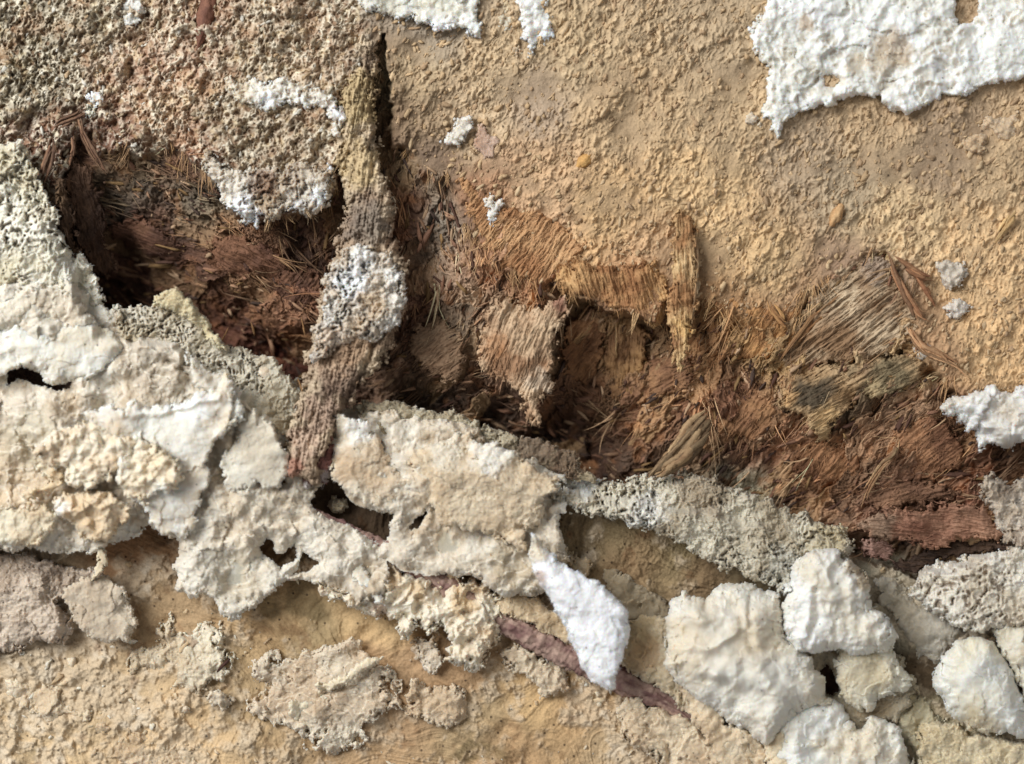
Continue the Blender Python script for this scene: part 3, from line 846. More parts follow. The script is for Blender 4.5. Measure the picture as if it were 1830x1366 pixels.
def tube(name, label, cat, pts, col1, col2, strands=0, parent=None, mat=None, group=None, seed=3, **k):
    if not strands:
        return tube_one(name, label, cat, pts, col1, col2, parent=parent, mat=mat, group=group, seed=seed, **k)
    pts = np.asarray(pts, float); rr = np.random.default_rng(seed)
    V_, F_, C_ = [], [], []; nv = 0
    k.setdefault('seg', 9); k['seg'] = min(k['seg'], 10); k.pop('ends', None)
    for j in range(strands):
        p = pts.copy(); r = pts[:, 3]
        o = rr.uniform(-0.85, 0.85); L = len(p)
        d = np.gradient(p[:, :2], axis=0); d /= np.hypot(d[:, 0], d[:, 1])[:, None] + 1e-6
        wob = rr.normal(0, 0.3, L)
        p[:, 0] += -d[:, 1] * r * (o + wob); p[:, 1] += d[:, 0] * r * (o + wob)
        p[:, 2] += rr.uniform(-0.35, 0.45) * r; p[:, 3] = np.maximum(r * rr.uniform(0.22, 0.5), 0.8)
        # cut to a random stretch so that the ends come out ragged
        a, b = rr.uniform(0, 0.42), rr.uniform(0.6, 1.0)
        tt = np.linspace(a, b, 7) * (L - 1)
        p = np.stack([np.interp(tt, np.arange(L), p[:, i]) for i in range(4)], -1)
        p[-1, :2] += rr.normal(0, 2.5, 2)
        t = rr.uniform(0.75, 1.15)
        q_ = tube_one(name, None, None, p, tuple(np.clip(np.array(col1) * t, 0, 245)), tuple(np.clip(np.array(col2) * t, 0, 245)), seed=seed * 7 + j, raw=True, rough=0.7, **{a_: b_ for a_, b_ in k.items() if a_ not in ('rough',)})
        V_.append(q_[0]); F_.append(q_[1] + nv); C_.append(q_[2]); nv += len(q_[0])
    Pv, f, c = np.concatenate(V_), np.concatenate(F_), np.concatenate(C_)
    org = world_pos(np.float64(pts[:, 0].mean()), np.float64(pts[:, 1].mean()), np.float64(pts[:, 2].min() - 3)) if parent is None else PORG[parent.name]
    o = link(name, make_mesh(name, Pv, f, c, mat or M_WOOD, org), org, parent)
    if parent is None:
        tag(o, label, cat, group); PORG[o.name] = org
    return o


# rest of the shelf: overlapping flakes, folds and rims
S_('porous_fringe', 'grey-beige spongy rim at the left end of the dark hollow', 'fungus',
   [(205, 560), (255, 545), (300, 540), (345, 560), (395, 612), (480, 642), (540, 702), (552, 750), (515, 790), (470, 802), (430, 765), (415, 705), (340, 652), (280, 612), (215, 602)],
   h=44, g=(-6, -5), drape=0.15, T=8, Tb=10, edge=12, kinds=(('porous', 9, 14), ('soft', 7, 34), ('fine', 2.2, 6)), c1=(206, 196, 174), c2=(184, 168, 138), c3=(116, 92, 64), fuzz=1.0)
S_('curled_crust', 'thin pale yellow curled rim standing over the dark hollow at left', 'fungus',
   [(268, 540), (285, 524), (312, 520), (335, 530), (362, 562), (382, 590), (402, 622), (385, 614), (352, 590), (325, 562), (300, 552)],
   h=62, g=(-4, -4), drape=0.15, T=12, Tb=16, edge=9, kinds=(('porous', 3, 8), ('fine', 2.5, 7)), c1=(226, 212, 170), c2=(206, 184, 136), fray=(4, 3, 1.8), fuzz=1.6)
S_('porous_crust', 'pale honeycombed crust on the left border, beside the dark bark plates', 'fungus',
   [(-240, 240), (0, 262), (22, 248), (45, 252), (60, 290), (78, 340), (98, 385), (112, 425), (128, 462), (152, 455), (170, 490), (186, 535), (208, 560), (214, 600), (196, 598), (165, 560), (130, 520), (60, 512), (-240, 520)],
   h=26, drape=0.3, T=14, Tb=14, edge=14, kinds=(('porous', 10, 17), ('soft', 9, 36), ('fine', 2.6, 6)), c1=(238, 232, 214), c2=(208, 196, 164), c3=(130, 106, 74), mix=-0.2, fray=(8, 4, 2), fuzz=1.4)
S_('white_sheet', 'smooth white fungus sheet above the narrow dark slit at the left border', 'fungus',
   [(-240, 600), (0, 592), (20, 584), (80, 586), (150, 566), (190, 590), (212, 600), (228, 622), (210, 650), (170, 668), (128, 682), (100, 686), (86, 678), (76, 664), (44, 652), (10, 668), (-240, 700)],
   h=58, g=(-5, 0), drape=0.15, T=10, Tb=5, edge=16, kinds=(('soft', 7, 60), ('fine', 1.2, 8)), c1=(238, 234, 222), c2=(224, 210, 184), mix=-0.4, mat=M_WHITE, fuzz=1, peaks=[(212, 612, 9, 12)])
S_('upper_cream_fold', 'rumpled cream fold lying between the honeycombed crust and smooth white sheet', 'fungus',
   [(-240, 520), (60, 515), (120, 520), (165, 560), (175, 585), (120, 590), (60, 600), (-240, 600)],
   h=46, drape=0.15, T=12, Tb=8, edge=16, kinds=(('soft', 8, 36), ('layer', 3, 50), ('fine', 1.5, 7)), c1=(230, 220, 200), c2=(212, 194, 168), fuzz=.8)
S_('white_crest_flap', 'large white flap with a bright upper crest, left of the hanging root', 'fungus',
   [(150, 734), (200, 724), (215, 736), (244, 714), (262, 728), (330, 717), (382, 694), (402, 660), (418, 700), (420, 735), (408, 765), (385, 800), (368, 830), (376, 836),
    (365, 875), (350, 930), (327, 966), (300, 954), (275, 940), (256, 905), (212, 860), (205, 830), (150, 845), (100, 832), (58, 795), (110, 770), (165, 768)],
   h=74, g=(3, -13), drape=0.1, T=11, Tb=6, edge=13, kinds=(('soft', 8, 70), ('fine', 1.4, 8), ('fine', 0.7, 3)), c1=(240, 236, 226), c2=(230, 208, 176), mix=0.0, mat=M_WHITE,
   stains=[(150, 800, 60, (230, 200, 160), .7), (300, 760, 70, (240, 238, 228), .8), (240, 830, 50, (232, 202, 162), .7), (340, 720, 40, (244, 243, 238), .9)],
   creases=[([(215, 742), (280, 738), (390, 712)], -7, 5), ([(205, 800), (260, 815), (330, 830)], 6, 8)], fuzz=1.4, fuzzlen=8)
S_('ridged_fold', 'white upright ridge of fungus with a jagged tip, under the spongy rim', 'fungus',
   [(338, 632), (352, 640), (372, 655), (405, 668), (425, 700), (440, 740), (415, 760), (395, 720), (370, 700), (345, 680), (336, 655)],
   h=74, drape=0.1, T=9, Tb=8, edge=9, kinds=(('soft', 6, 22), ('fine', 2.2, 6)), c1=(236, 232, 220), c2=(214, 200, 178), mat=M_WHITE, fuzz=1.5)
S_('smooth_leaf', 'smooth pale triangular flap just left of the hanging root tip', 'fungus',
   [(402, 865), (398, 820), (430, 760), (452, 728), (470, 745), (492, 778), (512, 800), (516, 845), (500, 872), (450, 862), (425, 880)],
   h=66, g=(0, -6), drape=0.1, T=8, Tb=5, edge=14, kinds=(('soft', 4, 50), ('fine', 0.9, 7)), c1=(226, 218, 200), c2=(218, 204, 180), mat=M_FUNGUS, fuzz=.8, facet=.4)
S_('crumbly_cluster', 'crumbly white cluster with frilled tips on top of the white flap', 'fungus',
   [(205, 850), (212, 820), (235, 805), (232, 780), (258, 772), (264, 790), (292, 805), (318, 822), (324, 850), (305, 872), (275, 885), (250, 898), (225, 880)],
   h=92, drape=0.1, T=16, Tb=8, edge=12, kinds=(('lump', 9, 20), ('fine', 4, 8), ('fine', 1.5, 3.5)), c1=(244, 238, 222), c2=(236, 214, 178), c3=(200, 160, 116), fray=(8, 5, 2), fuzz=2.2, fuzzlen=8)
S_('frilly_patch', 'frilly cream patch of loose curls left of the crumbly white cluster', 'fungus',
   [(62, 800), (100, 775), (150, 762), (172, 742), (200, 775), (250, 790), (235, 812), (205, 838), (175, 862), (135, 876), (115, 850), (88, 830)],
   h=88, drape=0.1, T=10, Tb=6, edge=12, kinds=(('lump', 8, 22), ('fold', 5, 26), ('fine', 3, 6)), c1=(240, 226, 200), c2=(226, 194, 152), c3=(190, 146, 100), fray=(9, 5, 2), fuzz=2.0)
S_('tan_nodule', 'folded cream nodules in the lower left, one white knob on its left side', 'fungus',
   [(100, 900), (115, 882), (140, 884), (188, 880), (215, 895), (235, 905), (228, 920), (212, 950), (200, 965), (170, 960), (140, 955), (128, 935), (108, 920)],
   h=72, drape=0.15, T=20, Tb=8, edge=14, kinds=(('lump', 12, 30), ('fold', 5, 24), ('fine', 1.8, 6)), c1=(234, 212, 178), c2=(222, 188, 142), c3=(160, 112, 70), stains=[(112, 905, 18, (246, 240, 230), .9)], fuzz=.8)
S_('pale_knob_row', 'bent row of pale cream knobs on a tan bulge near the left border', 'fungus',
   [(36, 890), (62, 870), (92, 862), (60, 840), (64, 828), (95, 835), (112, 850), (100, 868), (90, 885), (50, 902)],
   h=74, drape=0.15, T=14, Tb=6, edge=9, kinds=(('lump', 7, 16), ('fine', 1.6, 6)), c1=(238, 224, 192), c2=(224, 194, 150), fuzz=.8)
S_('glossy_lump', 'pale lump with moist glints at the left border beside the cream knobs', 'fungus',
   [(-240, 905), (20, 905), (50, 912), (85, 905), (105, 925), (90, 955), (60, 975), (20, 970), (-240, 975)],
   h=60, drape=0.15, T=14, Tb=6, edge=14, kinds=(('soft', 7, 26), ('fine', 2, 7)), c1=(230, 218, 190), c2=(216, 190, 152), fuzz=.8)
S_('mauve_mat', 'greyish mauve wrinkled mat low on the left border', 'fungus',
   [(-240, 1000), (0, 985), (30, 990), (60, 988), (100, 1010), (180, 1022), (205, 1040), (160, 1060), (125, 1060), (110, 1080), (130, 1130), (100, 1150), (60, 1140), (30, 1165), (-240, 1190)],
   h=16, drape=0.7, T=12, Tb=8, edge=14, kinds=(('soft', 10, 30), ('layer', 3, 36), ('fine', 3, 7)), c1=(208, 188, 166), c2=(176, 152, 128), c3=(110, 84, 66), stains=[(80, 1005, 40, (120, 96, 78), .6)], fuzz=.8)
S_('smooth_grey_flake', 'smooth greyish rounded flake overlapping the mauve mat, lower left', 'fungus',
   [(112, 1052), (150, 1035), (182, 1020), (212, 1042), (224, 1062), (240, 1108), (232, 1145), (195, 1152), (160, 1135), (130, 1095)],
   h=36, drape=0.6, T=10, Tb=6, edge=13, kinds=(('soft', 5, 34), ('fine', 1.4, 7)), c1=(216, 198, 172), c2=(200, 178, 150), fuzz=.8)
S_('bowed_strand', 'thin curved cream ridge arching down beside the bare brown patch, lower left', 'fungus',
   [(165, 968), (180, 966), (190, 990), (186, 1015), (170, 1035), (152, 1048), (158, 1035), (174, 1010), (176, 988)],
   h=44, drape=0.5, T=9, Tb=5, edge=6, kinds=(('fine', 1.6, 8),), c1=(226, 206, 172), c2=(214, 190, 150), fray=(3, 2, 1), fuzz=.6)
# flakes lying on the lower wood
S_('torn_white_flake', 'pale torn flake with an upright white curl, on tan wood in the lower left', 'fungus',
   [(286, 1118), (308, 1106), (318, 1130), (350, 1124), (385, 1108), (402, 1128), (380, 1150), (412, 1172), (402, 1204), (370, 1232), (340, 1242), (298, 1226), (260, 1204), (230, 1182), (240, 1154), (288, 1152)],
   h=8, drape=1, T=12, Tb=8, edge=18, kinds=(('soft', 9, 30), ('lump', 4, 16), ('fine', 2.5, 6)), c1=(232, 218, 190), c2=(208, 184, 148), peaks=[(298, 1130, 11, 14)], fray=(14, 8, 2), fuzz=1.3)
S_('layered_flake', 'broad layered cream flake with a raised diagonal bar, bottom centre-left', 'fungus',
   [(442, 1250), (462, 1222), (444, 1192), (500, 1170), (545, 1172), (562, 1160), (600, 1150), (640, 1146), (656, 1168), (690, 1182), (704, 1235), (690, 1272), (650, 1300), (628, 1335), (590, 1342), (545, 1318), (480, 1300), (450, 1275)],
   h=9, drape=1, T=11, Tb=8, edge=20, kinds=(('soft', 8, 46), ('layer', 3.5, 50), ('fine', 2, 6)), c1=(226, 210, 184), c2=(208, 180, 146), creases=[([(568, 1246), (620, 1222), (686, 1192)], 9, 6), ([(440, 1215), (490, 1270), (530, 1290)], 6, 5)],
   fray=(16, 8, 2), fuzz=1.2)
S_('raised_bar', 'narrow pale raised bar of fungus lying across the layered flake', 'fungus',
   [(562, 1226), (600, 1214), (640, 1190), (655, 1176), (684, 1176), (670, 1190), (630, 1212), (590, 1236), (566, 1240)],
   h=34, drape=1, T=9, Tb=6, edge=7, kinds=(('fine', 2, 8),), c1=(236, 218, 184), c2=(226, 200, 160), fray=(3, 3, 1.4), fuzz=1.2)
S_('short_bar', 'short pale bar low on the layered flake', 'fungus',
   [(520, 1256), (550, 1248), (592, 1238), (596, 1246), (560, 1262), (530, 1284), (514, 1278)],
   h=30, drape=1, T=8, Tb=6, edge=7, kinds=(('fine', 2, 8),), c1=(232, 216, 184), c2=(222, 198, 160), fray=(3, 3, 1.4), fuzz=1)
S_('small_cream_flake', 'small cream flake right of the layered flake, bottom centre', 'fungus',
   [(724, 1262), (732, 1218), (748, 1212), (762, 1232), (800, 1224), (834, 1236), (836, 1268), (822, 1298), (790, 1300), (760, 1286), (738, 1280)],
   h=7, drape=1, T=11, Tb=8, edge=18, kinds=(('soft', 6, 26), ('lump', 4, 15), ('fine', 2.4, 6)), c1=(228, 208, 178), c2=(206, 176, 138), fray=(8, 5, 2), fuzz=1.3)
S_('left_corner_flake', 'rounded cream flake near the lower left corner', 'fungus',
   [(16, 1216), (70, 1206), (100, 1226), (120, 1250), (170, 1272), (150, 1290), (100, 1300), (80, 1285), (40, 1262), (20, 1240)],
   h=9, drape=1, T=14, Tb=8, edge=22, kinds=(('soft', 6, 34), ('fine', 1.8, 7)), c1=(230, 210, 178), c2=(216, 188, 150), fuzz=1)
S_('ragged_corner_patch', 'ragged patch of cream crumbs between the corner flake and layered flake', 'fungus',
   [(150, 1285), (190, 1275), (220, 1300), (260, 1310), (300, 1290), (320, 1310), (360, 1320), (390, 1350), (380, 1420), (250, 1420), (240, 1370), (200, 1360), (170, 1320)],
   h=6, drape=1, T=8, Tb=8, edge=12, kinds=(('lump', 6, 18), ('soft', 6, 26), ('fine', 2.4, 6)), c1=(222, 196, 160), c2=(204, 170, 126), fray=(12, 7, 2), fuzz=1)
S_('crumb_chain', 'long lumpy chain of cream crumbs with open frills, centre of the lower half', 'fungus',
   [(607, 984), (632, 980), (656, 988), (705, 998), (714, 1026), (735, 1020), (771, 1016), (812, 1027), (818, 1045), (860, 1043), (888, 1071), (896, 1099), (895, 1139), (874, 1151), (866, 1178), (850, 1200),
    (832, 1196), (797, 1172), (804, 1146), (787, 1113), (766, 1127), (756, 1112), (743, 1123), (722, 1143), (708, 1118), (700, 1090), (677, 1106), (658, 1104), (644, 1083), (618, 1078), (595, 1071), (574, 1062), (574, 1041), (590, 1010)],
   h=34, drape=0.9, T=20, Tb=14, edge=13, kinds=(('lump', 13, 34), ('fold', 8, 24), ('lump', 5, 13), ('fine', 3, 6)), c1=(242, 228, 202), c2=(226, 194, 150), c3=(184, 136, 86), holes=[[(621, 1029), (644, 1043), (624, 1056)]],
   stains=[(830, 1080, 24, (214, 178, 126), .8), (750, 1055, 22, (214, 176, 120), .7), (700, 1030, 22, (206, 168, 116), .7), (680, 1090, 20, (214, 170, 140), .5)], fray=(9, 6, 2.2), fuzz=2.0)
S_('hanging_scrap', 'frayed greyish scrap dangling below the chain of crumbs', 'fungus',
   [(738, 1152), (750, 1140), (762, 1146), (775, 1138), (786, 1160), (790, 1180), (785, 1198), (764, 1196), (755, 1180), (745, 1178)],
   h=18, drape=1, T=9, Tb=6, edge=8, kinds=(('lump', 5, 12), ('fine', 3, 5)), c1=(222, 206, 182), c2=(196, 168, 134), fray=(6, 5, 2), fuzz=1.5)
S_('slanting_bar', 'white slanting bar at the upper left end of the chain of crumbs', 'fungus',
   [(608, 996), (622, 982), (636, 988), (650, 1010), (662, 1035), (682, 1062), (690, 1085), (672, 1078), (650, 1052), (625, 1025)],
   h=66, drape=0.9, T=10, Tb=8, edge=9, kinds=(('soft', 4, 22), ('fine', 2.4, 6)), c1=(244, 236, 220), c2=(236, 220, 196), mat=M_WHITE, fray=(5, 4, 2), fuzz=1.6)
S_('cream_strip', 'flat cream strip running from the crumb chain down to the purple root', 'fungus',
   [(884, 1040), (905, 1044), (935, 1062), (970, 1078), (1000, 1098), (1025, 1130), (1030, 1160), (1000, 1140), (960, 1122), (920, 1108), (892, 1098)],
   h=30, drape=0.9, T=9, Tb=12, edge=9, kinds=(('soft', 5, 28), ('layer', 2.5, 40), ('fine', 1.4, 6)), c1=(216, 192, 154), c2=(198, 166, 122), fray=(5, 3, 1.4), fuzz=.8)
S_('crumb_tuft', 'small cream tufts under the purple root, bottom centre', 'fungus',
   [(890, 1165), (920, 1155), (960, 1170), (1000, 1190), (1010, 1215), (1005, 1240), (985, 1245), (960, 1225), (940, 1205), (905, 1190)],
   h=10, drape=1, T=9, Tb=8, edge=11, kinds=(('lump', 6, 15), ('soft', 5, 22), ('fine', 2.4, 5)), c1=(218, 196, 164), c2=(190, 156, 118), fray=(10, 7, 2), fuzz=1.2)
# middle leaves of the shelf
S_('leaf_by_root', 'cream leaf with a white tip immediately right of the hanging root', 'fungus',
   [(588, 812), (598, 740), (614, 736), (626, 748), (645, 750), (658, 758), (668, 782), (694, 806), (724, 838), (748, 864), (728, 884), (706, 915), (655, 903), (612, 868), (592, 848)],
   h=60, g=(0, -8), drape=0.12, T=9, Tb=6, edge=11, kinds=(('soft', 5, 40), ('fine', 1.6, 6), ('fine', .8, 3)), c1=(232, 216, 190), c2=(214, 184, 146), stains=[(640, 760, 34, (244, 240, 232), .9), (620, 830, 34, (206, 170, 128), .6)], fuzz=1)
S_('felted_sheet', 'wide felted tan sheet with a white upper edge, in the middle of the shelf', 'fungus',
   [(724, 822), (760, 797), (800, 786), (835, 776), (850, 790), (915, 806), (932, 822), (962, 838), (1000, 852), (990, 880), (972, 896), (966, 930), (942, 948), (932, 982), (884, 952), (840, 948), (800, 936), (762, 905), (742, 862)],
   h=64, g=(0, -7), drape=0.12, T=9, Tb=6, edge=12, kinds=(('soft', 6, 46), ('layer', 2, 60), ('fine', 2, 6), ('fine', 1, 3)), c1=(226, 206, 174), c2=(214, 186, 148), stains=[(880, 802, 46, (240, 234, 222), .85), (800, 800, 40, (234, 224, 204), .7)], fuzz=1.2)
S_('olive_crust', 'dull olive-grey crumbly rim along the middle of the hollow, under its darkest gap', 'fungus',
   [(622, 722), (660, 716), (700, 718), (760, 732), (850, 752), (900, 776), (960, 786), (1020, 812), (1068, 852), (1056, 868), (985, 842), (932, 816), (882, 800), (780, 782), (700, 772), (650, 752)],
   h=40, g=(-3, 0), drape=0.25, T=9, Tb=12, edge=12, kinds=(('porous', 5, 13), ('soft', 7, 26), ('fine', 2.8, 5)), c1=(190, 176, 146), c2=(158, 140, 108), c3=(96, 74, 50), fray=(8, 5, 2), fuzz=1.3,
   stains=[(960, 805, 50, (120, 92, 72), .7), (1010, 830, 40, (112, 82, 62), .7)])
S_('spongy_ledge', 'spongy grey ledge with white cottony spots, right of centre below the hollow', 'fungus',
   [(1000, 842), (1030, 838), (1070, 862), (1120, 862), (1150, 850), (1200, 842), (1250, 850), (1310, 870), (1360, 886), (1425, 915), (1500, 945), (1530, 985), (1490, 1000), (1440, 1010), (1415, 1052), (1375, 1040),
    (1330, 1028), (1290, 1010), (1240, 986), (1180, 958), (1120, 932), (1060, 916), (1000, 905), (985, 880)],
   h=34, g=(0, 0), drape=0.45, T=16, Tb=14, edge=16, kinds=(('porous', 11, 13), ('soft', 10, 34), ('fine', 4, 6)), c1=(216, 206, 182), c2=(176, 158, 128), c3=(84, 62, 42),
   stains=[(1155, 915, 42, (238, 234, 224), .85), (1045, 862, 28, (244, 244, 238), .9), (1110, 890, 40, (224, 214, 190), .7), (1400, 1020, 44, (190, 188, 176), .6), (1250, 880, 50, (160, 138, 110), .6), (1480, 960, 40, (200, 182, 140), .7)],
   fray=(9, 5, 2.2), fuzz=1.6)
S_('greyed_lobe', 'dim greyish lobe tucked behind the white shard, right side', 'fungus',
   [(1072, 1012), (1105, 1014), (1140, 1036), (1168, 1060), (1200, 1075), (1204, 1105), (1160, 1112), (1120, 1108), (1085, 1060)],
   h=8, drape=1, T=10, Tb=8, edge=16, kinds=(('soft', 5, 36), ('fine', 1.2, 7)), c1=(178, 162, 134), c2=(160, 140, 108), fuzz=.5)
S_('tan_block', 'small tan fungus block at the upper right of the white shard', 'fungus',
   [(1014, 1006), (1026, 994), (1046, 1000), (1056, 1020), (1054, 1040), (1030, 1034)],
   h=22, drape=0.9, T=14, Tb=8, edge=8, kinds=(('lump', 5, 14), ('fine', 2, 6)), c1=(222, 200, 164), c2=(196, 166, 124), fuzz=1)
S_('tan_shoulder', 'crumbly tan shoulder around the top tip of the white shard', 'fungus',
   [(930, 975), (950, 968), (990, 962), (1012, 975), (1022, 995), (1010, 1010), (1000, 1040), (980, 1060), (960, 1030), (945, 1000)],
   h=22, drape=0.9, T=14, Tb=8, edge=10, kinds=(('lump', 6, 18), ('fine', 2.6, 6)), c1=(222, 200, 166), c2=(190, 160, 118), fray=(8, 5, 2), fuzz=1.2)

# ---- purple root and bits
root_r = tube('purple_root', 'dull purple root half buried in crumbs, passing under the white shard', 'root',
     [(440, 866, -6, 9), (500, 896, -2, 11), (560, 922, 4, 13), (620, 952, 4, 14), (700, 986, 0, 15), (790, 1040, -8, 18), (880, 1102, -14, 18), (950, 1140, -12, 19), (1040, 1185, -13, 20), (1120, 1222, -16, 21), (1190, 1256, -18, 17), (1250, 1300, -22, 11), (1280, 1325, -26, 6)],
     (182, 150, 132), (126, 90, 84), rough=2.2, seed=31, seg=30, ends=(0.05, 0.1), ridge=0.05, flat=0.7)

# ---- white shard
shard = S_('white_shard', 'bright white fuzzy shard lying loose across the purple root', 'fungus',
   [(951, 953), (962, 968), (979, 980), (999, 1004), (1044, 1032), (1067, 1040), (1098, 1068), (1122, 1096), (1124, 1140), (1112, 1172), (1102, 1202), (1100, 1235), (1080, 1232), (1057, 1214), (1040, 1197), (1031, 1164), (1020, 1146), (1003, 1105), (984, 1071), (962, 1040), (947, 1002)],
   h=70, g=(6, -4), drape=0.0, T=16, Tb=10, edge=24, kinds=(('soft', 6, 46), ('fine', 2.0, 6), ('fine', 1.6, 3.4)), c1=(250, 250, 252), c2=(246, 245, 246), mix=-0.8, mat=M_WHITE,
   stains=[(956, 980, 26, (232, 214, 180), .8), (962, 1035, 16, (206, 176, 158), .8)], fray=(3, 3.5, 2.4), fuzz=3.2, fuzzlen=8, c3=(220, 210, 200), facet=0.5)

# ---- lumps at the lower right
S_('beige_bed', 'beige crust with a dark brown pit, lying beneath the lumps at the lower right', 'fungus',
   [(1370, 1130), (1440, 1140), (1560, 1150), (1620, 1180), (1640, 1240), (1600, 1290), (1540, 1310), (1460, 1300), (1400, 1260), (1370, 1200)],
   h=16, drape=0.75, T=14, Tb=8, edge=14, kinds=(('soft', 9, 36), ('fine', 2.2, 6)), c1=(198, 184, 156), c2=(168, 146, 112), c3=(110, 82, 56), holes=[[(1456, 1206), (1478, 1190), (1494, 1204), (1498, 1236), (1486, 1246), (1464, 1236)]], fuzz=1)
S_('cream_lump', 'big smooth cream lump at the lower right, beside the white shard', 'fungus',
   [(1190, 1110), (1202, 1076), (1222, 1062), (1262, 1070), (1280, 1050), (1300, 1040), (1340, 1038), (1366, 1058), (1392, 1064), (1402, 1105), (1406, 1135), (1434, 1158), (1456, 1188), (1474, 1210), (1478, 1240), (1490, 1262), (1440, 1275), (1415, 1290),
    (1400, 1310), (1368, 1330), (1335, 1308), (1288, 1278), (1244, 1246), (1210, 1220), (1188, 1190), (1196, 1150)],
   h=36, drape=0.4, T=62, Tb=24, edge=85, facet=0.3, kinds=(('soft', 16, 70), ('fold', 10, 70), ('fine', 0.8, 8)), c1=(240, 234, 220), c2=(232, 216, 188), c3=(204, 182, 146), mat=M_WHITE,
   creases=[([(1300, 1060), (1320, 1110), (1350, 1160)], 12, 9), ([(1240, 1090), (1290, 1130), (1310, 1200)], -8, 16), ([(1340, 1055), (1345, 1120)], 9, 7), ([(1260, 1210), (1310, 1235), (1370, 1240)], 9, 9)], fuzz=1.4, fuzzlen=6, fray=(6, 3.5, 1.8))
S_('white_lump', 'white rugged lump with a tan crumbly right edge, lower right above a dark gap', 'fungus',
   [(1415, 1004), (1448, 988), (1488, 976), (1500, 982), (1508, 1002), (1538, 1018), (1550, 1030), (1563, 1052), (1555, 1088), (1578, 1094), (1590, 1115), (1606, 1138), (1588, 1162), (1551, 1172), (1497, 1160), (1460, 1166), (1424, 1166), (1396, 1124), (1404, 1080), (1408, 1045)],
   h=46, drape=0.35, T=58, Tb=22, edge=60, facet=0.35, kinds=(('soft', 8, 46), ('fold', 6, 34), ('fine', 1.2, 7)), c1=(246, 244, 238), c2=(236, 226, 206), c3=(206, 180, 140), mat=M_WHITE,
   stains=[(1545, 1035, 24, (206, 176, 130), .8), (1520, 1015, 16, (190, 160, 118), .7)], creases=[([(1455, 1060), (1458, 1110), (1440, 1150)], 9, 7), ([(1500, 1050), (1510, 1100)], 7, 8)], fuzz=1.6, fray=(6, 4, 2))
S_('shaded_lump', 'dull cream lump just below the white rugged lump', 'fungus',
   [(1488, 1180), (1510, 1140), (1590, 1130), (1604, 1180), (1612, 1206), (1628, 1228), (1618, 1242), (1568, 1248), (1555, 1265), (1538, 1276), (1503, 1252), (1492, 1220)],
   facet=.6, h=26, drape=0.4, T=30, Tb=14, edge=40, kinds=(('soft', 9, 40), ('fine', 1.6, 7)), c1=(228, 220, 198), c2=(212, 196, 162), mat=M_WHITE, fuzz=1.2)
S_('bottom_white_mass', 'white mass with a notch, cut by the bottom border at right', 'fungus',
   [(1380, 1330), (1370, 1290), (1410, 1255), (1450, 1235), (1490, 1245), (1516, 1275), (1524, 1300), (1538, 1302), (1550, 1284), (1580, 1290), (1608, 1304), (1612, 1330), (1632, 1366), (1645, 1500), (1360, 1500), (1388, 1390)],
   facet=.6, h=20, drape=0.5, T=48, Tb=20, edge=60, kinds=(('soft', 14, 50), ('fold', 5, 50), ('fine', 1.4, 8)), c1=(246, 244, 236), c2=(234, 220, 194), mat=M_WHITE, fuzz=1.4)
S_('egg_lump', 'smooth white egg-like lump near the lower right corner', 'fungus',
   [(1708, 1150), (1735, 1138), (1776, 1146), (1792, 1172), (1810, 1205), (1826, 1240), (1838, 1290), (1850, 1318), (1795, 1312), (1735, 1306), (1701, 1276), (1674, 1236), (1668, 1205), (1686, 1172)],
   h=30, drape=0.5, T=52, Tb=20, edge=60, facet=.6, kinds=(('soft', 9, 60), ('fine', 1.0, 8)), c1=(246, 244, 234), c2=(238, 228, 200), mix=-.3, mat=M_WHITE, fray=(5, 3, 1.5), stains=[(1750, 1300, 40, (226, 200, 150), .7)], fuzz=1.4)
S_('edge_sheet', 'cream sheet at the right border behind the egg-like lump', 'fungus',
   [(1770, 1130), (1800, 1115), (2080, 1110), (2080, 1330), (1850, 1330), (1838, 1270), (1815, 1200), (1785, 1160)],
   h=24, drape=0.5, T=22, Tb=14, edge=20, kinds=(('soft', 9, 50), ('fine', 1.4, 8)), c1=(236, 228, 208), c2=(224, 206, 172), mat=M_WHITE, fuzz=1)
S_('corner_crust', 'rumpled cream crust filling the lower right corner', 'fungus',
   [(1640, 1300), (1680, 1290), (1740, 1312), (1850, 1325), (2080, 1340), (2080, 1500), (1650, 1500)],
   h=14, drape=0.7, T=14, Tb=10, edge=16, kinds=(('soft', 9, 36), ('layer', 3, 40), ('fine', 2, 7)), c1=(224, 206, 168), c2=(196, 172, 126), fuzz=1)
S_('olive_groove', 'olive-beige furrowed crust between the notch mass and the egg-like lump', 'fungus',
   [(1560, 1262), (1600, 1240), (1640, 1245), (1690, 1290), (1720, 1330), (1690, 1420), (1645, 1420), (1625, 1350), (1610, 1300), (1580, 1285)],
   h=8, drape=0.9, T=12, Tb=10, edge=16, kinds=(('soft', 10, 30), ('fold', 5, 26), ('fine', 2, 7)), c1=(196, 184, 150), c2=(160, 142, 102), c3=(100, 80, 54), fuzz=.8)
S_('pale_veil', 'thin pale veil stretched behind the white rugged lump', 'fungus',
   [(1560, 1035), (1600, 1030), (1640, 1070), (1690, 1110), (1730, 1130), (1700, 1165), (1670, 1200), (1630, 1160), (1605, 1110), (1575, 1080)],
   h=12, drape=0.9, T=8, Tb=6, edge=16, kinds=(('soft', 6, 40), ('fine', 1.2, 7)), c1=(202, 192, 174), c2=(184, 170, 146), fuzz=.6)
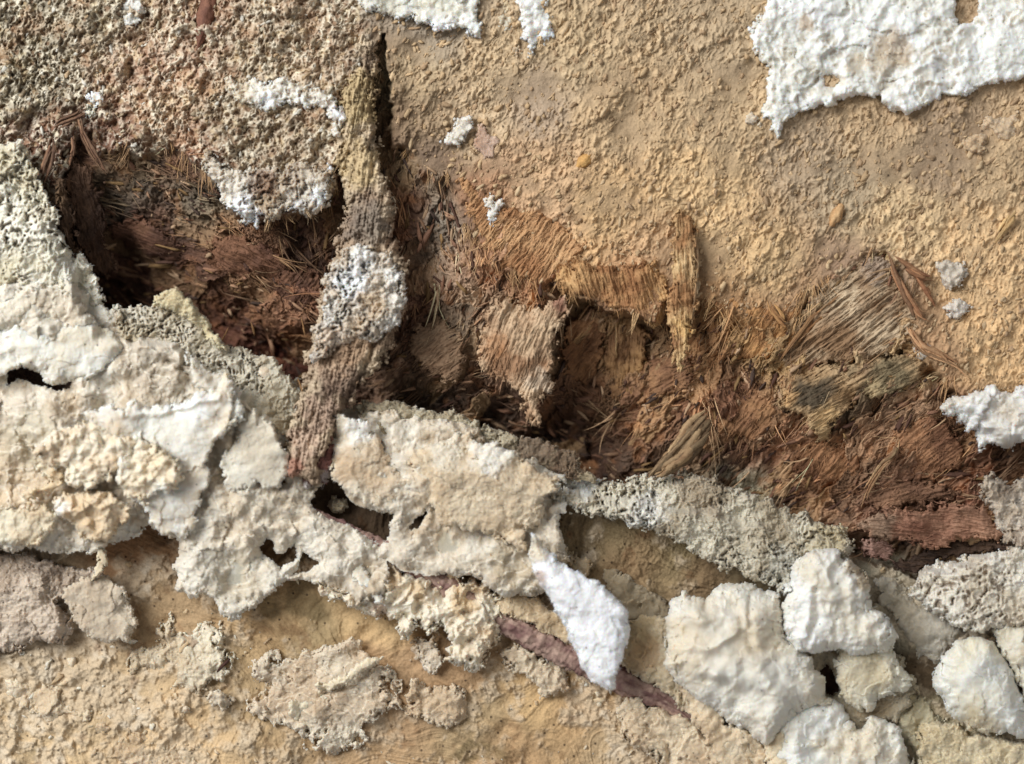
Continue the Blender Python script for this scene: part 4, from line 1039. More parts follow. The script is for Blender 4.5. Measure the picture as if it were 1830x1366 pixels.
S_('spongy_band', 'spongy white band with brown pores at the right border', 'fungus',
   [(1624, 1052), (1634, 1035), (1650, 1012), (1690, 1005), (1722, 996), (1760, 992), (1790, 980), (2080, 965), (2080, 1130), (1830, 1122), (1780, 1128), (1739, 1124), (1700, 1112), (1674, 1100), (1645, 1076)],
   h=32, drape=0.45, T=22, Tb=14, edge=20, kinds=(('porous', 9, 17), ('soft', 10, 36), ('fine', 2.6, 6)), c1=(238, 230, 214), c2=(218, 202, 176), c3=(140, 104, 70), mix=-.2, fray=(8, 5, 2), fuzz=1.6)
S_('lower_right_slab', 'cracked cream-tan slab at the bottom, right of centre', 'fungus',
   [(1102, 1275), (1112, 1250), (1140, 1246), (1165, 1262), (1210, 1270), (1250, 1300), (1290, 1290), (1330, 1310), (1372, 1336), (1378, 1500), (1210, 1500), (1195, 1372), (1150, 1340), (1112, 1312)],
   h=14, drape=0.8, T=16, Tb=10, edge=14, kinds=(('soft', 8, 42), ('layer', 3, 60), ('lump', 3, 22), ('fine', 1.8, 6)), c1=(226, 204, 170), c2=(212, 180, 140), c3=(160, 122, 84), creases=[([(1155, 1300), (1190, 1330), (1210, 1400)], 9, 5), ([(1200, 1245), (1240, 1285), (1268, 1322)], 14, 5)], fuzz=.9)
S_('cream_wedge', 'cream wedge with a square corner between the big lump and the cracked slab', 'fungus',
   [(1196, 1215), (1225, 1228), (1260, 1245), (1290, 1262), (1300, 1290), (1345, 1312), (1375, 1340), (1372, 1420), (1290, 1420), (1262, 1320), (1235, 1280), (1205, 1245)],
   h=26, drape=0.7, T=14, Tb=10, edge=12, kinds=(('soft', 8, 34), ('lump', 4, 22), ('fine', 1.8, 6)), c1=(228, 206, 172), c2=(216, 186, 146), c3=(160, 122, 84), fuzz=.9)
S_('tan_bridge', 'tan-cream bridge between the white shard and the big cream lump', 'fungus',
   [(1110, 1112), (1150, 1102), (1196, 1100), (1206, 1130), (1200, 1180), (1204, 1225), (1230, 1255), (1215, 1262), (1170, 1225), (1120, 1195), (1105, 1160)],
   h=24, drape=0.7, T=14, Tb=12, edge=16, kinds=(('soft', 8, 40), ('fine', 1.6, 7)), c1=(222, 204, 172), c2=(194, 168, 124), mix=.1, stains=[(1150, 1170, 34, (190, 150, 104), .6)], fuzz=.9)
S_('bottom_tan_block', 'cream-tan peak at the bottom border left of the notched white mass', 'fungus',
   [(1372, 1330), (1400, 1298), (1412, 1320), (1425, 1345), (1420, 1480), (1372, 1480)],
   h=50, drape=0.6, T=16, Tb=12, edge=12, kinds=(('soft', 6, 30), ('fine', 2, 6)), c1=(236, 216, 180), c2=(224, 194, 150), fuzz=.9)

# ---- white growths on the upper board
S_('white_patch', 'thick white fluffy patch filling the upper right corner', 'fungus',
   [(1369, 17), (1335, 68), (1345, 95), (1369, 118), (1372, 152), (1369, 203), (1384, 252), (1395, 217), (1413, 207), (1447, 193), (1481, 190), (1532, 173), (1566, 176), (1583, 190), (1616, 205), (1647, 190), (1684, 173), (1735, 163), (1786, 146), (1830, 135),
    (2080, 120), (2080, -240), (1400, -240)],
   h=8, drape=1, T=17, Tb=14, edge=13, kinds=(('soft', 10, 46), ('soft', 4, 16), ('porous', 4, 30), ('fine', 2, 7)), c1=(250, 250, 246), c2=(240, 238, 228), c3=(214, 196, 164), mix=-.5, mat=M_WHITE,
   holes=[[(1708, -60), (1752, -60), (1750, 20), (1738, 44), (1716, 46), (1706, 30)], [(1475, 140), (1488, 136), (1500, 144), (1490, 158), (1478, 156)]],
   stains=[(1600, 88, 40, (196, 168, 132), .75), (1570, 120, 26, (206, 180, 146), .6), (1530, 115, 20, (200, 176, 140), .6), (1440, 40, 16, (200, 160, 110), .6)], fray=(7, 5, 2.4), fuzz=1.6)
S_('white_tuft', 'white tuft cut by the top border, the larger one left of centre', 'fungus',
   [(636, 8), (640, -30), (850, -60), (850, 20), (858, 66), (846, 60), (830, 52), (803, 44), (790, 46), (776, 54), (756, 38), (735, 30), (718, 36), (700, 24), (675, 18), (655, 20)],
   h=8, drape=1, T=16, Tb=12, edge=11, kinds=(('soft', 7, 30), ('lump', 5, 22), ('fine', 2.6, 7)), c1=(248, 248, 246), c2=(226, 220, 200), mat=M_WHITE, stains=[(690, 12, 30, (214, 206, 180), .7)], fray=(6, 4.5, 2.2), fuzz=1.6)
S_('small_white_tuft', 'smaller white tuft hanging from the top border, near its middle', 'fungus',
   [(925, 22), (918, -10), (930, -60), (980, -60), (982, 20), (990, 60), (984, 72), (966, 78), (950, 96), (942, 76), (938, 52)],
   h=8, drape=1, T=15, Tb=12, edge=10, kinds=(('soft', 6, 24), ('lump', 5, 18), ('fine', 2.4, 6)), c1=(248, 248, 246), c2=(236, 232, 222), mat=M_WHITE, fray=(6, 4.5, 2.2), fuzz=1.6)
S_('cream_drip', 'narrow cream drip between the two white tufts at the top', 'fungus',
   [(892, 30), (900, -20), (918, -20), (922, 30), (912, 62), (900, 66), (890, 50)],
   h=5, drape=1, T=10, Tb=10, edge=8, kinds=(('lump', 4, 12), ('fine', 2.4, 6)), c1=(236, 226, 204), c2=(206, 180, 140), fray=(6, 4.5, 2), fuzz=1.2)
S_('cream_spatter', 'spatter of cream crumbs below the smaller white tuft', 'fungus',
   [(925, 88), (960, 92), (1000, 100), (1030, 82), (1054, 95), (1050, 115), (1030, 132), (1015, 150), (1000, 122), (960, 108), (930, 104)],
   h=2, drape=1, T=7, Tb=8, edge=9, kinds=(('lump', 5, 12), ('fine', 2.4, 5)), c1=(222, 202, 176), c2=(198, 164, 122), fray=(10, 8, 2), fuzz=1.2)
S_('white_speck_cluster', 'small white cluster on the tan crust right of the root groove', 'fungus',
   [(788, 258), (798, 240), (808, 228), (826, 214), (842, 206), (848, 225), (836, 240), (822, 262), (806, 262), (794, 254)],
   h=2, drape=1, T=9, Tb=8, edge=7, kinds=(('lump', 5, 11), ('fine', 2.6, 5)), c1=(244, 242, 238), c2=(226, 216, 200), mat=M_WHITE, fray=(7, 5, 2.4), fuzz=1.6)
S_('pinkish_flake', 'pinkish pale flake just right of the small white cluster', 'fungus',
   [(850, 225), (862, 215), (866, 240), (888, 245), (890, 262), (878, 275), (862, 280), (850, 262)],
   h=1, drape=1, T=6, Tb=6, edge=7, kinds=(('soft', 3, 14), ('fine', 1.6, 5)), c1=(206, 172, 148), c2=(186, 146, 118), fray=(5, 4, 1.5))
S_('white_drip', 'small white tuft on the orange fibres, above the middle of the hollow', 'fungus',
   [(866, 352), (876, 346), (880, 362), (898, 358), (902, 364), (884, 376), (888, 392), (878, 402), (868, 386), (872, 370)],
   h=4, drape=1, T=8, Tb=8, edge=5, kinds=(('lump', 4, 9), ('fine', 2, 5)), c1=(240, 234, 226), c2=(222, 202, 176), mat=M_WHITE, fray=(4, 4, 2), fuzz=1.6)
S_('white_strip', 'ragged white strip left of the root top, upper left', 'fungus',
   [(396, 142), (408, 140), (420, 150), (440, 150), (457, 142), (480, 148), (508, 142), (535, 146), (555, 153), (575, 158), (592, 170), (606, 186), (622, 206), (622, 222), (603, 240), (590, 215), (583, 195), (560, 186), (542, 190), (510, 184), (484, 198), (464, 188), (433, 185), (406, 168)],
   h=13, drape=1, T=14, Tb=16, edge=9, kinds=(('lump', 6, 15), ('porous', 5, 13), ('fine', 3, 6)), c1=(242, 238, 228), c2=(218, 200, 170), c3=(170, 134, 96), mix=-.1, stains=[(475, 178, 16, (250, 250, 250), .9), (605, 200, 18, (250, 250, 252), .9)], mat=M_WHITE, fray=(5, 4, 2.2), sag=4, fuzz=2)
S_('white_fringe', 'porous white fringe drooping over the left part of the hollow', 'fungus',
   [(362, 280), (378, 268), (400, 300), (440, 310), (500, 300), (545, 285), (566, 300), (586, 320), (596, 345), (583, 369), (562, 374), (552, 385), (530, 376), (508, 374), (490, 386), (474, 392), (457, 406), (430, 395), (406, 368), (394, 345), (383, 326)],
   h=16, drape=0.35, T=14, Tb=16, edge=10, kinds=(('lump', 7, 15), ('porous', 9, 14), ('fine', 3, 6)), c1=(226, 216, 200), c2=(180, 156, 126), c3=(120, 84, 58), mix=.1,
   stains=[(425, 370, 26, (250, 250, 250), .9), (450, 392, 22, (250, 250, 250), .9), (570, 350, 20, (246, 246, 246), .85), (400, 300, 20, (220, 206, 184), .7), (530, 370, 20, (236, 232, 226), .7), (470, 330, 30, (130, 92, 66), .7)], mat=M_WHITE, fray=(8, 7, 2.8), fuzz=2.2, fuzzlen=6)
S_('side_white_clump', 'thick white clump on the right border, over the torn wood', 'fungus',
   [(1684, 732), (1701, 712), (1730, 704), (1766, 690), (1790, 700), (1830, 684), (2080, 670), (2080, 785), (1830, 792), (1812, 800), (1793, 802), (1770, 798), (1752, 800), (1742, 774), (1711, 750)],
   h=30, drape=0.5, T=20, Tb=16, edge=13, kinds=(('soft', 9, 30), ('lump', 7, 22), ('fine', 2.6, 7)), c1=(246, 244, 240), c2=(226, 214, 196), mix=-.3, c3=(190, 160, 130), mat=M_WHITE, fray=(7, 6, 2.6), fuzz=2)
S_('side_grey_clump', 'pale spongy clump on the right border, next to the reddish bark chip', 'fungus',
   [(1745, 862), (1770, 850), (1800, 868), (1840, 845), (2080, 850), (2080, 978), (1832, 980), (1800, 975), (1795, 950), (1778, 925), (1765, 905), (1755, 890)],
   h=40, drape=0.5, T=16, Tb=16, edge=13, kinds=(('porous', 8, 15), ('lump', 6, 18), ('fine', 3, 6)), c1=(226, 214, 198), c2=(190, 168, 142), c3=(112, 82, 60), fray=(8, 6, 2.4), stains=[(1800, 880, 26, (120, 104, 90), .7)], fuzz=1.8)
for i, (x, y, r, c, lb) in enumerate([(172, 176, 13, W, 'tiny bright white tuft above the bark shreds, upper left'), (158, 200, 11, (226, 222, 200), 'pale round knob under the tiny white tuft, upper left'),
                                      (232, 22, 24, (226, 222, 212), 'faint whitish smear by the top border, upper left'), (590, 300, 9, W, 'tiny white tuft touching the left side of the root'),
                                      (1648, 630, 20, (232, 216, 196), 'small pale crumb cluster by the thin right splinter'), (1700, 490, 26, (226, 210, 190), 'pale crumb cluster right of the forked splinter'), (1712, 552, 20, (232, 218, 202), 'whitish crumb cluster below the forked splinter, on tan crust'),
                                      (1790, 225, 30, (222, 190, 150), 'curled orange-cream crumb below the white corner patch'), (1745, 258, 18, (224, 188, 142), 'orange-cream crumb touching the smooth patch under the white corner'), (1345, 215, 12, (228, 208, 180), 'small pale crumb left of the white corner patch tip'),
                                      (945, 985, 16, (236, 220, 190), 'small cream nub against the top of the white shard'), (600, 905, 16, (206, 186, 150), 'cream island inside the large hole of the sheet'), (395, 1250, 20, (226, 206, 176), 'small cream knob under the torn white flake'),
                                      (330, 1265, 12, (222, 200, 170), 'tiny cream knob left of the small cream knob'), (1500, 955, 18, (228, 206, 160), 'cream knob at the right end of the spongy ledge'), (1420, 1005, 14, (220, 206, 170), 'pale rim crumb at the left shoulder of the rugged lump')]):
    an = np.linspace(0, 2 * math.pi, 9)[:-1]
    rr_ = np.random.default_rng(i + 40).uniform(0.7, 1.25, 8) * r
    S_('fungus_tuft', lb, 'fungus', [(x + a * math.cos(t) * 1.1, y + a * math.sin(t) * 0.9) for a, t in zip(rr_, an)], h=3 if y < 700 else (20 if x != 945 else 60), drape=1 if y < 700 or y > 1200 else 0.8, T=10, Tb=8, edge=max(6, r * .6),
       kinds=(('lump', 4, 12), ('fine', 2.4, 5)), c1=c, c2=tuple(int(q * .93) for q in c), fray=(4, 3.5, 2), fuzz=1.4, mat=M_WHITE if c == W else M_FUNGUS)

# ---- hanging root strip with its white crust
rootp = S_('hanging_root', 'thick crusted root strip crossing the dark hollow from top to bottom', 'root',
   [(628, 90), (650, 60), (668, 66), (676, 100), (672, 160), (672, 230), (676, 300), (692, 330), (700, 380), (704, 430), (722, 470), (724, 540), (716, 590), (690, 635), (660, 665), (636, 700), (610, 745), (592, 790), (572, 838), (556, 862),
    (540, 850), (525, 846), (506, 850), (508, 800), (518, 750), (538, 700), (546, 650), (560, 600), (572, 540), (588, 490), (600, 450), (612, 410), (618, 360), (604, 300), (604, 230), (612, 150)],
   h=22, g=(0, 7.2), drape=0.0, T=24, Tb=26, edge=26, kinds=(('wood', 5.5, 4), ('porous', 3, 9), ('soft', 9, 26), ('fine', 4.5, 5)), c1=(208, 186, 154), c2=(168, 140, 114), c3=(86, 60, 44), mat=M_CRUST, hshape=1.75,
   stains=[(640, 180, 60, (196, 170, 118), .8), (635, 290, 50, (196, 168, 116), .7), (655, 400, 46, (132, 118, 104), .85), (615, 680, 42, (112, 86, 72), .8), (574, 740, 36, (176, 146, 124), .8), (545, 790, 32, (196, 164, 140), .8), (520, 832, 22, (178, 124, 102), .8), (600, 640, 40, (204, 172, 142), .6), (620, 620, 50, (166, 132, 100), .8), (700, 600, 40, (120, 88, 64), .7)],
   fray=(7, 6, 2.4), fuzz=2.4, profpow=0.5, creases=[([(660, 120), (664, 220), (668, 320)], 9, 4), ([(690, 560), (660, 640), (620, 720), (590, 800), (566, 850)], 16, 6), ([(560, 740), (540, 800), (528, 845)], 8, 4)])
S_('white_crust', 'white honeycombed crust on the middle of the root', 'fungus',
   [(604, 458), (625, 442), (655, 436), (680, 455), (712, 470), (722, 500), (720, 540), (712, 575), (690, 600), (665, 612), (640, 608), (610, 612), (585, 640), (556, 650), (560, 615), (575, 560), (582, 510), (592, 475)],
   h=52, g=(0, 7.2), drape=0, T=22, Tb=8, edge=22, kinds=(('porous', 15, 13), ('lump', 5, 13), ('fine', 3, 5)), c1=(234, 228, 218), c2=(206, 180, 148), c3=(84, 54, 36), mix=.05, parent=rootp,
   stains=[(628, 500, 34, (250, 250, 250), .9), (650, 460, 26, (244, 242, 238), .8), (600, 620, 40, (206, 174, 140), .7), (700, 490, 16, (240, 238, 232), .8)], fray=(7, 5, 2.4), fuzz=1.5)
S_('split_end', 'dark reddish split end under the tip', 'wood', [(566, 770), (590, 760), (596, 800), (588, 840), (584, 862), (560, 862), (552, 870), (545, 876), (540, 850), (552, 810)],
   h=38, drape=0, T=9, Tb=8, edge=8, kinds=(('wood', 3, 4), ('fine', 2, 5)), c1=(130, 84, 74), c2=(104, 62, 54), parent=rootp, hshape=1.85, mat=M_WOOD, stains=[(582, 852, 12, (206, 190, 184), .8), (550, 868, 9, (226, 216, 208), .8)], fray=(3, 3, 1.5))

# ---- bark and wood pieces
def chip(label, poly, h, c1, c2, ang, name='wood_chip', cat='wood chip', **k):
    k.setdefault('T', 8); k.setdefault('Tb', 9); k.setdefault('edge', 8); k.setdefault('sag', 16); k.setdefault('drape', 0.5); k.setdefault('mat', M_WOOD); k.setdefault('fray', (6, 5, 2)); k['fray'] = (k['fray'][0], k['fray'][1] + 1.5, k['fray'][2])
    k.setdefault('kinds', (('wood', 3.6, 4), ('soft', 3, 24), ('fine', 1.4, 4)))
    return S_(name, label, cat, poly, h=h, c1=c1, c2=c2, hshape=ang, **k)


chip('long dark brown bark plate standing between the left crust and the black pocket', [(118, 300), (150, 290), (178, 330), (186, 390), (192, 440), (204, 480), (186, 500), (160, 470), (140, 430), (124, 380)], -8, (104, 74, 54), (66, 44, 32), 1.35, g=(-14, 2), drape=0.5, name='bark_plate', cat='bark')
chip('thin dark bark plate leaning on the honeycombed crust edge', [(96, 320), (118, 330), (130, 390), (136, 440), (150, 470), (140, 482), (124, 460), (110, 410), (98, 360)], 10, (118, 90, 62), (74, 52, 36), 1.35, drape=0.3, name='bark_plate', cat='bark')
chip('reddish brown ridge slanting across the left pocket of the hollow', [(196, 402), (240, 392), (290, 410), (320, 440), (370, 465), (360, 490), (310, 480), (260, 450), (205, 430)], 12, (112, 74, 54), (84, 54, 40), 0.4, drape=1, name='wood_ridge', cat='wood piece')
chip('reddish bark chip with a dark underside at the right end of the hollow', [(1537, 945), (1560, 925), (1612, 912), (1650, 908), (1688, 902), (1762, 912), (1778, 928), (1800, 955), (1785, 962), (1742, 958), (1710, 966), (1688, 977), (1640, 974), (1595, 960), (1560, 960)], 50, (176, 130, 102), (140, 92, 70), 0.12, drape=0.5, T=12, Tb=8,
     stains=[(1570, 935, 34, (160, 134, 110), .6)], name='bark_chip', cat='bark')
chip('pinkish wood nub under the left end of the reddish bark chip', [(1542, 972), (1560, 964), (1590, 972), (1598, 984), (1580, 1000), (1556, 996), (1545, 988)], 34, (176, 136, 120), (150, 106, 92), 0.2, drape=0.5, T=12, name='wood_nub', cat='wood piece')
chip('dark rotten strip below the reddish bark chip', [(1600, 1000), (1660, 985), (1720, 972), (1780, 968), (1800, 980), (1740, 992), (1680, 1004), (1640, 1024), (1610, 1020)], 26, (84, 62, 48), (56, 40, 32), 0.1, drape=0.5, name='rotten_strip', cat='wood piece')
chip('fan-shaped fibrous flake with a raised torn right edge, centre of the hollow', [(1006, 530), (1008, 556), (992, 598), (978, 634), (988, 648), (978, 694), (962, 716), (952, 762), (942, 748), (936, 706), (905, 672), (880, 664), (852, 652), (856, 612), (868, 580), (884, 552), (910, 540), (942, 556), (975, 550)],
     6, (212, 178, 142), (160, 118, 84), 1.95, drape=0, g=(6, -2), T=7, Tb=8, kinds=(('wood', 4.2, 4.2), ('soft', 6, 36), ('fine', 1.6, 4)), stains=[(965, 680, 26, (214, 190, 164), .7), (930, 600, 40, (200, 166, 130), .6), (880, 620, 30, (176, 116, 64), .5), (1000, 545, 16, (150, 96, 78), .7)], fray=(7, 5, 2), fuzz=1.8, fuzzlen=9, name='fibrous_flake', cat='wood flake')
chip('pale grey-brown tuft of fibres left of the fan-shaped flake', [(735, 600), (770, 575), (790, 560), (820, 600), (830, 640), (818, 670), (795, 690), (780, 665), (745, 650), (735, 625)], -38, (176, 144, 112), (140, 106, 78), 2.5, drape=0, T=7, fuzz=1.8, fuzzlen=9, fray=(7, 6, 2), name='fibrous_tuft', cat='wood flake')
chip('orange-brown frayed overhang on top of the right-hand hollow', [(1000, 478), (1040, 470), (1090, 480), (1150, 470), (1185, 485), (1192, 540), (1184, 575), (1168, 582), (1150, 562), (1120, 560), (1085, 545), (1050, 532), (1010, 520), (994, 500)], -2, (206, 160, 104), (162, 110, 66), 1.3, drape=0.3, g=(0, -14), T=7, Tb=14, kinds=(('wood', 5, 5), ('soft', 8, 26), ('fine', 1.6, 4)), fuzz=2, fuzzlen=10, fray=(7, 6, 2), name='frayed_overhang', cat='wood flake')
chip('grey-tan knotted fold of wood with dark bands, right part of the torn wood', [(1392, 700), (1410, 672), (1450, 660), (1500, 655), (1560, 640), (1620, 640), (1652, 652), (1640, 680), (1600, 700), (1560, 712), (1520, 722), (1490, 745), (1478, 788), (1462, 790), (1450, 762), (1425, 740), (1400, 730)], 14, (194, 160, 118), (156, 120, 80), 2.6, drape=1,
     T=12, kinds=(('wood', 4, 4), ('soft', 9, 36), ('fine', 1.6, 4)), stains=[(1450, 705, 34, (70, 60, 46), .9), (1480, 690, 22, (84, 70, 52), .8), (1590, 672, 44, (104, 92, 66), .8), (1480, 752, 32, (214, 174, 120), .9), (1560, 700, 24, (186, 160, 118), .8), (1410, 710, 16, (206, 160, 106), .8), (1540, 650, 26, (88, 58, 48), .7)], fuzz=1.3, name='knotted_fold', cat='wood piece')
chip('silvery fibrous band sweeping down from the right rim', [(1450, 530), (1500, 490), (1560, 460), (1600, 470), (1620, 530), (1630, 590), (1600, 622), (1540, 640), (1470, 650), (1410, 660), (1395, 640), (1420, 590)], 10, (204, 176, 142), (152, 116, 82), 2.5, drape=1, T=8,
     kinds=(('wood', 3.6, 3.4), ('wood', 5, 9), ('soft', 6, 50)), edge=24, stains=[(1570, 480, 34, (186, 164, 146), .6)], fuzz=.8, name='fibre_band', cat='wood piece')
TG = dict(name='torn_fibres', cat='wood piece', drape=1, T=5, Tb=6, fibs=1.2, fspread=0.35, sag=4)
chip('golden slanting torn fibres on the slope right of the small white drip', [(820, 318), (860, 345), (900, 372), (960, 380), (1010, 410), (1050, 440), (1010, 478), (960, 498), (905, 478), (866, 440), (840, 380)], 0, (206, 158, 108), (168, 116, 72), 2.2, **{**TG, 'edge': 16})
chip('orange-brown fibres fraying down from the crust, right of the tall pale strip', [(1248, 530), (1300, 535), (1360, 548), (1430, 540), (1440, 590), (1390, 632), (1320, 640), (1268, 600)], 0, (190, 138, 82), (146, 96, 56), 2.15, **{**TG, 'edge': 14})
BK = dict(name='fibrous_block', cat='wood piece', drape=1, T=12, Tb=8, fibs=0.8, fspread=0.4, sag=20)
chip('slanting brown fibre block at the left wall of the right-hand hollow', [(1012, 588), (1060, 566), (1082, 580), (1070, 640), (1048, 690), (1016, 680), (1004, 640)], 2, (158, 110, 68), (112, 72, 44), 2.25, g=(0, -5), **BK)
chip('upright olive-brown fibre block in the middle of the right-hand hollow', [(1086, 572), (1140, 576), (1158, 600), (1152, 680), (1130, 726), (1096, 716), (1080, 650)], 4, (164, 122, 74), (118, 80, 48), 1.65, **BK)
chip('flat brown fibre block right of the upright olive-brown one', [(1150, 650), (1204, 620), (1236, 640), (1228, 692), (1180, 712), (1140, 716)], 4, (164, 118, 78), (120, 80, 54), 2.65, **BK)
chip('reddish fibre block in the middle of the left pocket of the hollow', [(372, 430), (420, 420), (480, 440), (520, 470), (500, 500), (440, 508), (390, 480)], 2, (128, 86, 60), (92, 58, 42), 0.5, **BK)
chip('brown fibre block by the left side of the hanging root, inside the pocket', [(470, 500), (530, 480), (572, 500), (560, 545), (520, 570), (480, 550)], 2, (128, 86, 60), (88, 56, 40), 2.2, **BK)
chip('brown fibre block below the knotted grey-tan fold', [(1410, 790), (1480, 795), (1550, 800), (1540, 850), (1480, 870), (1420, 850)], 2, (166, 116, 76), (120, 78, 52), 2.3, **BK)
chip('brown fibre block between the curved sliver and the side white clump', [(1600, 770), (1660, 740), (1712, 772), (1720, 830), (1660, 860), (1610, 830)], 2, (170, 120, 82), (124, 82, 56), 2.5, **BK)
chip('rusty fibre block left of the knotted grey-tan fold', [(1275, 700), (1330, 680), (1380, 700), (1392, 750), (1350, 790), (1290, 770)], 2, (170, 122, 80), (124, 82, 54), 2.2, **BK)
chip('dull reddish fibre block just above the reddish bark chip', [(1540, 870), (1600, 860), (1680, 866), (1720, 885), (1660, 900), (1580, 910), (1545, 900)], 2, (160, 116, 86), (116, 80, 58), 2.9, **BK)
# splinters
chip('tall pale torn strip in the middle, hanging down into the hollow', [(1206, 392), (1222, 380), (1236, 398), (1240, 460), (1246, 520), (1240, 560), (1232, 604), (1226, 640), (1214, 664), (1208, 640), (1202, 592), (1194, 540), (1202, 490), (1204, 440)], 14, (226, 190, 134), (172, 122, 76), 1.53,
     name='pale_strip', cat='splinter', drape=0.15, T=12, Tb=10, edge=7, fibs=1.2, kinds=(('wood', 5, 4.5), ('soft', 5, 20), ('fine', 1.4, 4)), stains=[(1206, 600, 22, (150, 94, 60), .7), (1234, 470, 34, (236, 200, 146), .5), (1228, 590, 28, (234, 190, 120), .6)])
tube('thin_splinter', 'thin pale splinter alongside the tall pale strip, on its left', 'splinter', [(1204, 560, 12, 2), (1208, 600, 12, 5), (1210, 650, 2, 2)], (206, 160, 104), (150, 98, 60), seed=6, strands=4)
tube('thin_splinter', 'thin pale splinter alongside the tall pale strip, on its right', 'splinter', [(1238, 400, 8, 2), (1244, 460, 14, 5), (1240, 530, 16, 5), (1234, 590, 4, 2)], (222, 192, 148), (180, 134, 88), seed=8, strands=5)
fk = tube('forked_splinter', 'long forked pale brown splinter at the right rim of the torn wood', 'splinter', [(1588, 448, 8, 3), (1602, 490, 14, 6), (1622, 530, 18, 7), (1640, 556, 18, 6), (1656, 574, 14, 4)], (190, 142, 98), (150, 98, 62), seed=9, seg=16, ridge=.22, strands=10)
tube('branch', None, None, [(1590, 452, 8, 3), (1620, 478, 12, 8), (1650, 496, 12, 7), (1680, 502, 8, 3)], (184, 134, 90), (146, 94, 60), seed=10, parent=fk, seg=14, strands=8)
tube('branch', None, None, [(1636, 492, 12, 3), (1656, 520, 12, 5), (1672, 548, 6, 2)], (180, 126, 82), (146, 94, 60), seed=12, parent=fk)
tube('bent_splinter', 'light bent splinter below the forked one, ending at the tan crust', 'splinter', [(1612, 555, 10, 2), (1626, 590, 14, 6), (1648, 622, 16, 10), (1676, 634, 14, 7), (1710, 652, 12, 4), (1740, 684, 6, 2)], (220, 172, 122), (180, 124, 80), seed=13, seg=16, strands=9)
tube('brown_peg', 'stubby grey-tan peg leaning at the bottom of the right-hand hollow', 'splinter', [(1276, 738, -20, 14), (1250, 770, -4, 19), (1215, 808, 6, 17), (1185, 838, 6, 13), (1160, 860, 2, 7)], (170, 140, 100), (128, 96, 64), seed=14, strands=16)
tube('curved_sliver', 'pale curved sliver standing on the dark brown wood, lower right of the hollow', 'splinter', [(1610, 765, -36, 2), (1602, 810, -34, 8), (1575, 835, -44, 6), (1555, 870, -62, 5), (1540, 905, -76, 2)], (206, 170, 120), (160, 112, 74), seed=15, strands=6)
tube('fine_splinter', 'fine orange splinter across the fibres, left of the silvery band', 'splinter', [(1385, 660, -30, 2), (1420, 610, -18, 6), (1455, 570, -8, 7), (1500, 530, 2, 3)], (186, 138, 84), (150, 100, 60), seed=16, strands=7)
tube('hooked_splinter', 'short hooked splinter hanging beside the tall pale strip, to its right', 'splinter', [(1370, 535, -6, 3), (1382, 555, -4, 7), (1395, 575, -8, 9), (1412, 590, -14, 6)], (206, 156, 92), (166, 112, 66), seed=17, strands=7)
tube('red_strip', 'short dull red strip in the crumbly crust by the top border', 'bark', [(374, -12, -4, 10), (366, 25, 0, 13), (360, 58, 0, 11), (352, 90, -6, 4)], (134, 88, 66), (104, 64, 48), seed=18, seg=16, flat=.5, ends=(.05, .3))
tube('hanging_shred', 'orange shred dangling at the lower tip of the fan-shaped flake', 'splinter', [(952, 690, -14, 6), (946, 715, -10, 6), (950, 740, -12, 4), (956, 768, -20, 1.5)], (188, 146, 112), (150, 104, 78), seed=19, strands=6)
tube('slanted_fibre', 'slanted pale fibre strip inside the right-hand hollow, upper one', 'splinter', [(1000, 640, -110, 3), (1030, 610, -98, 5), (1062, 582, -98, 3)], (170, 130, 78), (130, 88, 50), seed=20, strands=6)
tube('upright_fibre', 'upright pale fibre in the right-hand hollow, under the frayed overhang', 'splinter', [(1100, 570, -96, 2), (1102, 600, -90, 4), (1100, 640, -92, 2)], (188, 156, 104), (140, 100, 60), seed=21, strands=5)
tube('orange_crumb', 'small orange crumb alone on the tan crust, upper middle', 'crumb', [(1030, 300, 8, 6), (1042, 292, 12, 10), (1052, 282, 12, 8), (1058, 274, 8, 4)], (216, 166, 92), (198, 146, 76), seed=22, dens=1.2)
tube('tan_sliver', 'tan sliver lying on the crust near the right border', 'splinter', [(1772, 440, 6, 4), (1790, 415, 12, 7), (1806, 390, 14, 8), (1816, 376, 12, 7)], (222, 184, 126), (206, 164, 104), seed=23, strands=6)
tube('orange_curl', 'orange curl on the crust right of centre, above the torn fibres', 'splinter', [(1484, 405, 8, 5), (1494, 385, 14, 9), (1506, 365, 12, 5)], (222, 178, 122), (200, 146, 90), seed=24)
for i, (pts, lb) in enumerate([
        ([(88, 236, -8, 3), (110, 222, 2, 8), (140, 208, 8, 7), (158, 196, 6, 3)], 'uppermost pale brown shred above the dark bark pocket'),
        ([(90, 232, 0, 5), (94, 262, 6, 6), (84, 296, 8, 7), (76, 330, 2, 2)], 'leftmost curled shred touching the honeycombed crust'),
        ([(128, 236, 2, 5), (132, 266, 2, 5), (120, 296, -8, 3)], 'hooked brown shred in the middle of the bark shreds'),
        ([(140, 205, 8, 4), (148, 240, 10, 5), (166, 276, 8, 5), (190, 312, -2, 1.5)], 'long sharp shred pointing down into the black pocket'),
        ([(150, 246, 6, 3), (166, 262, 6, 4), (178, 285, 0, 1.5)], 'short fine shred beside the long sharp one')]):
    tube('bark_shred', lb, 'bark', pts, (150, 112, 80), (96, 62, 44), seed=50 + i, seg=12, ridge=.25, strands=6, group='bark shreds at the upper left')
fibre_specs = [((540, 700), (532, 676), 'thin straw-coloured needle standing left of the hanging root'), ((395, 612), (408, 585), 'short orange needle at the lip of the left pocket'), ((545, 600), (538, 566), 'orange needle against the dark left pocket'),
               ((455, 600), (448, 575), 'short orange needle further left in the pocket'), ((880, 1012), (876, 988), 'thin glossy hair on the cream sheet above the white shard')]
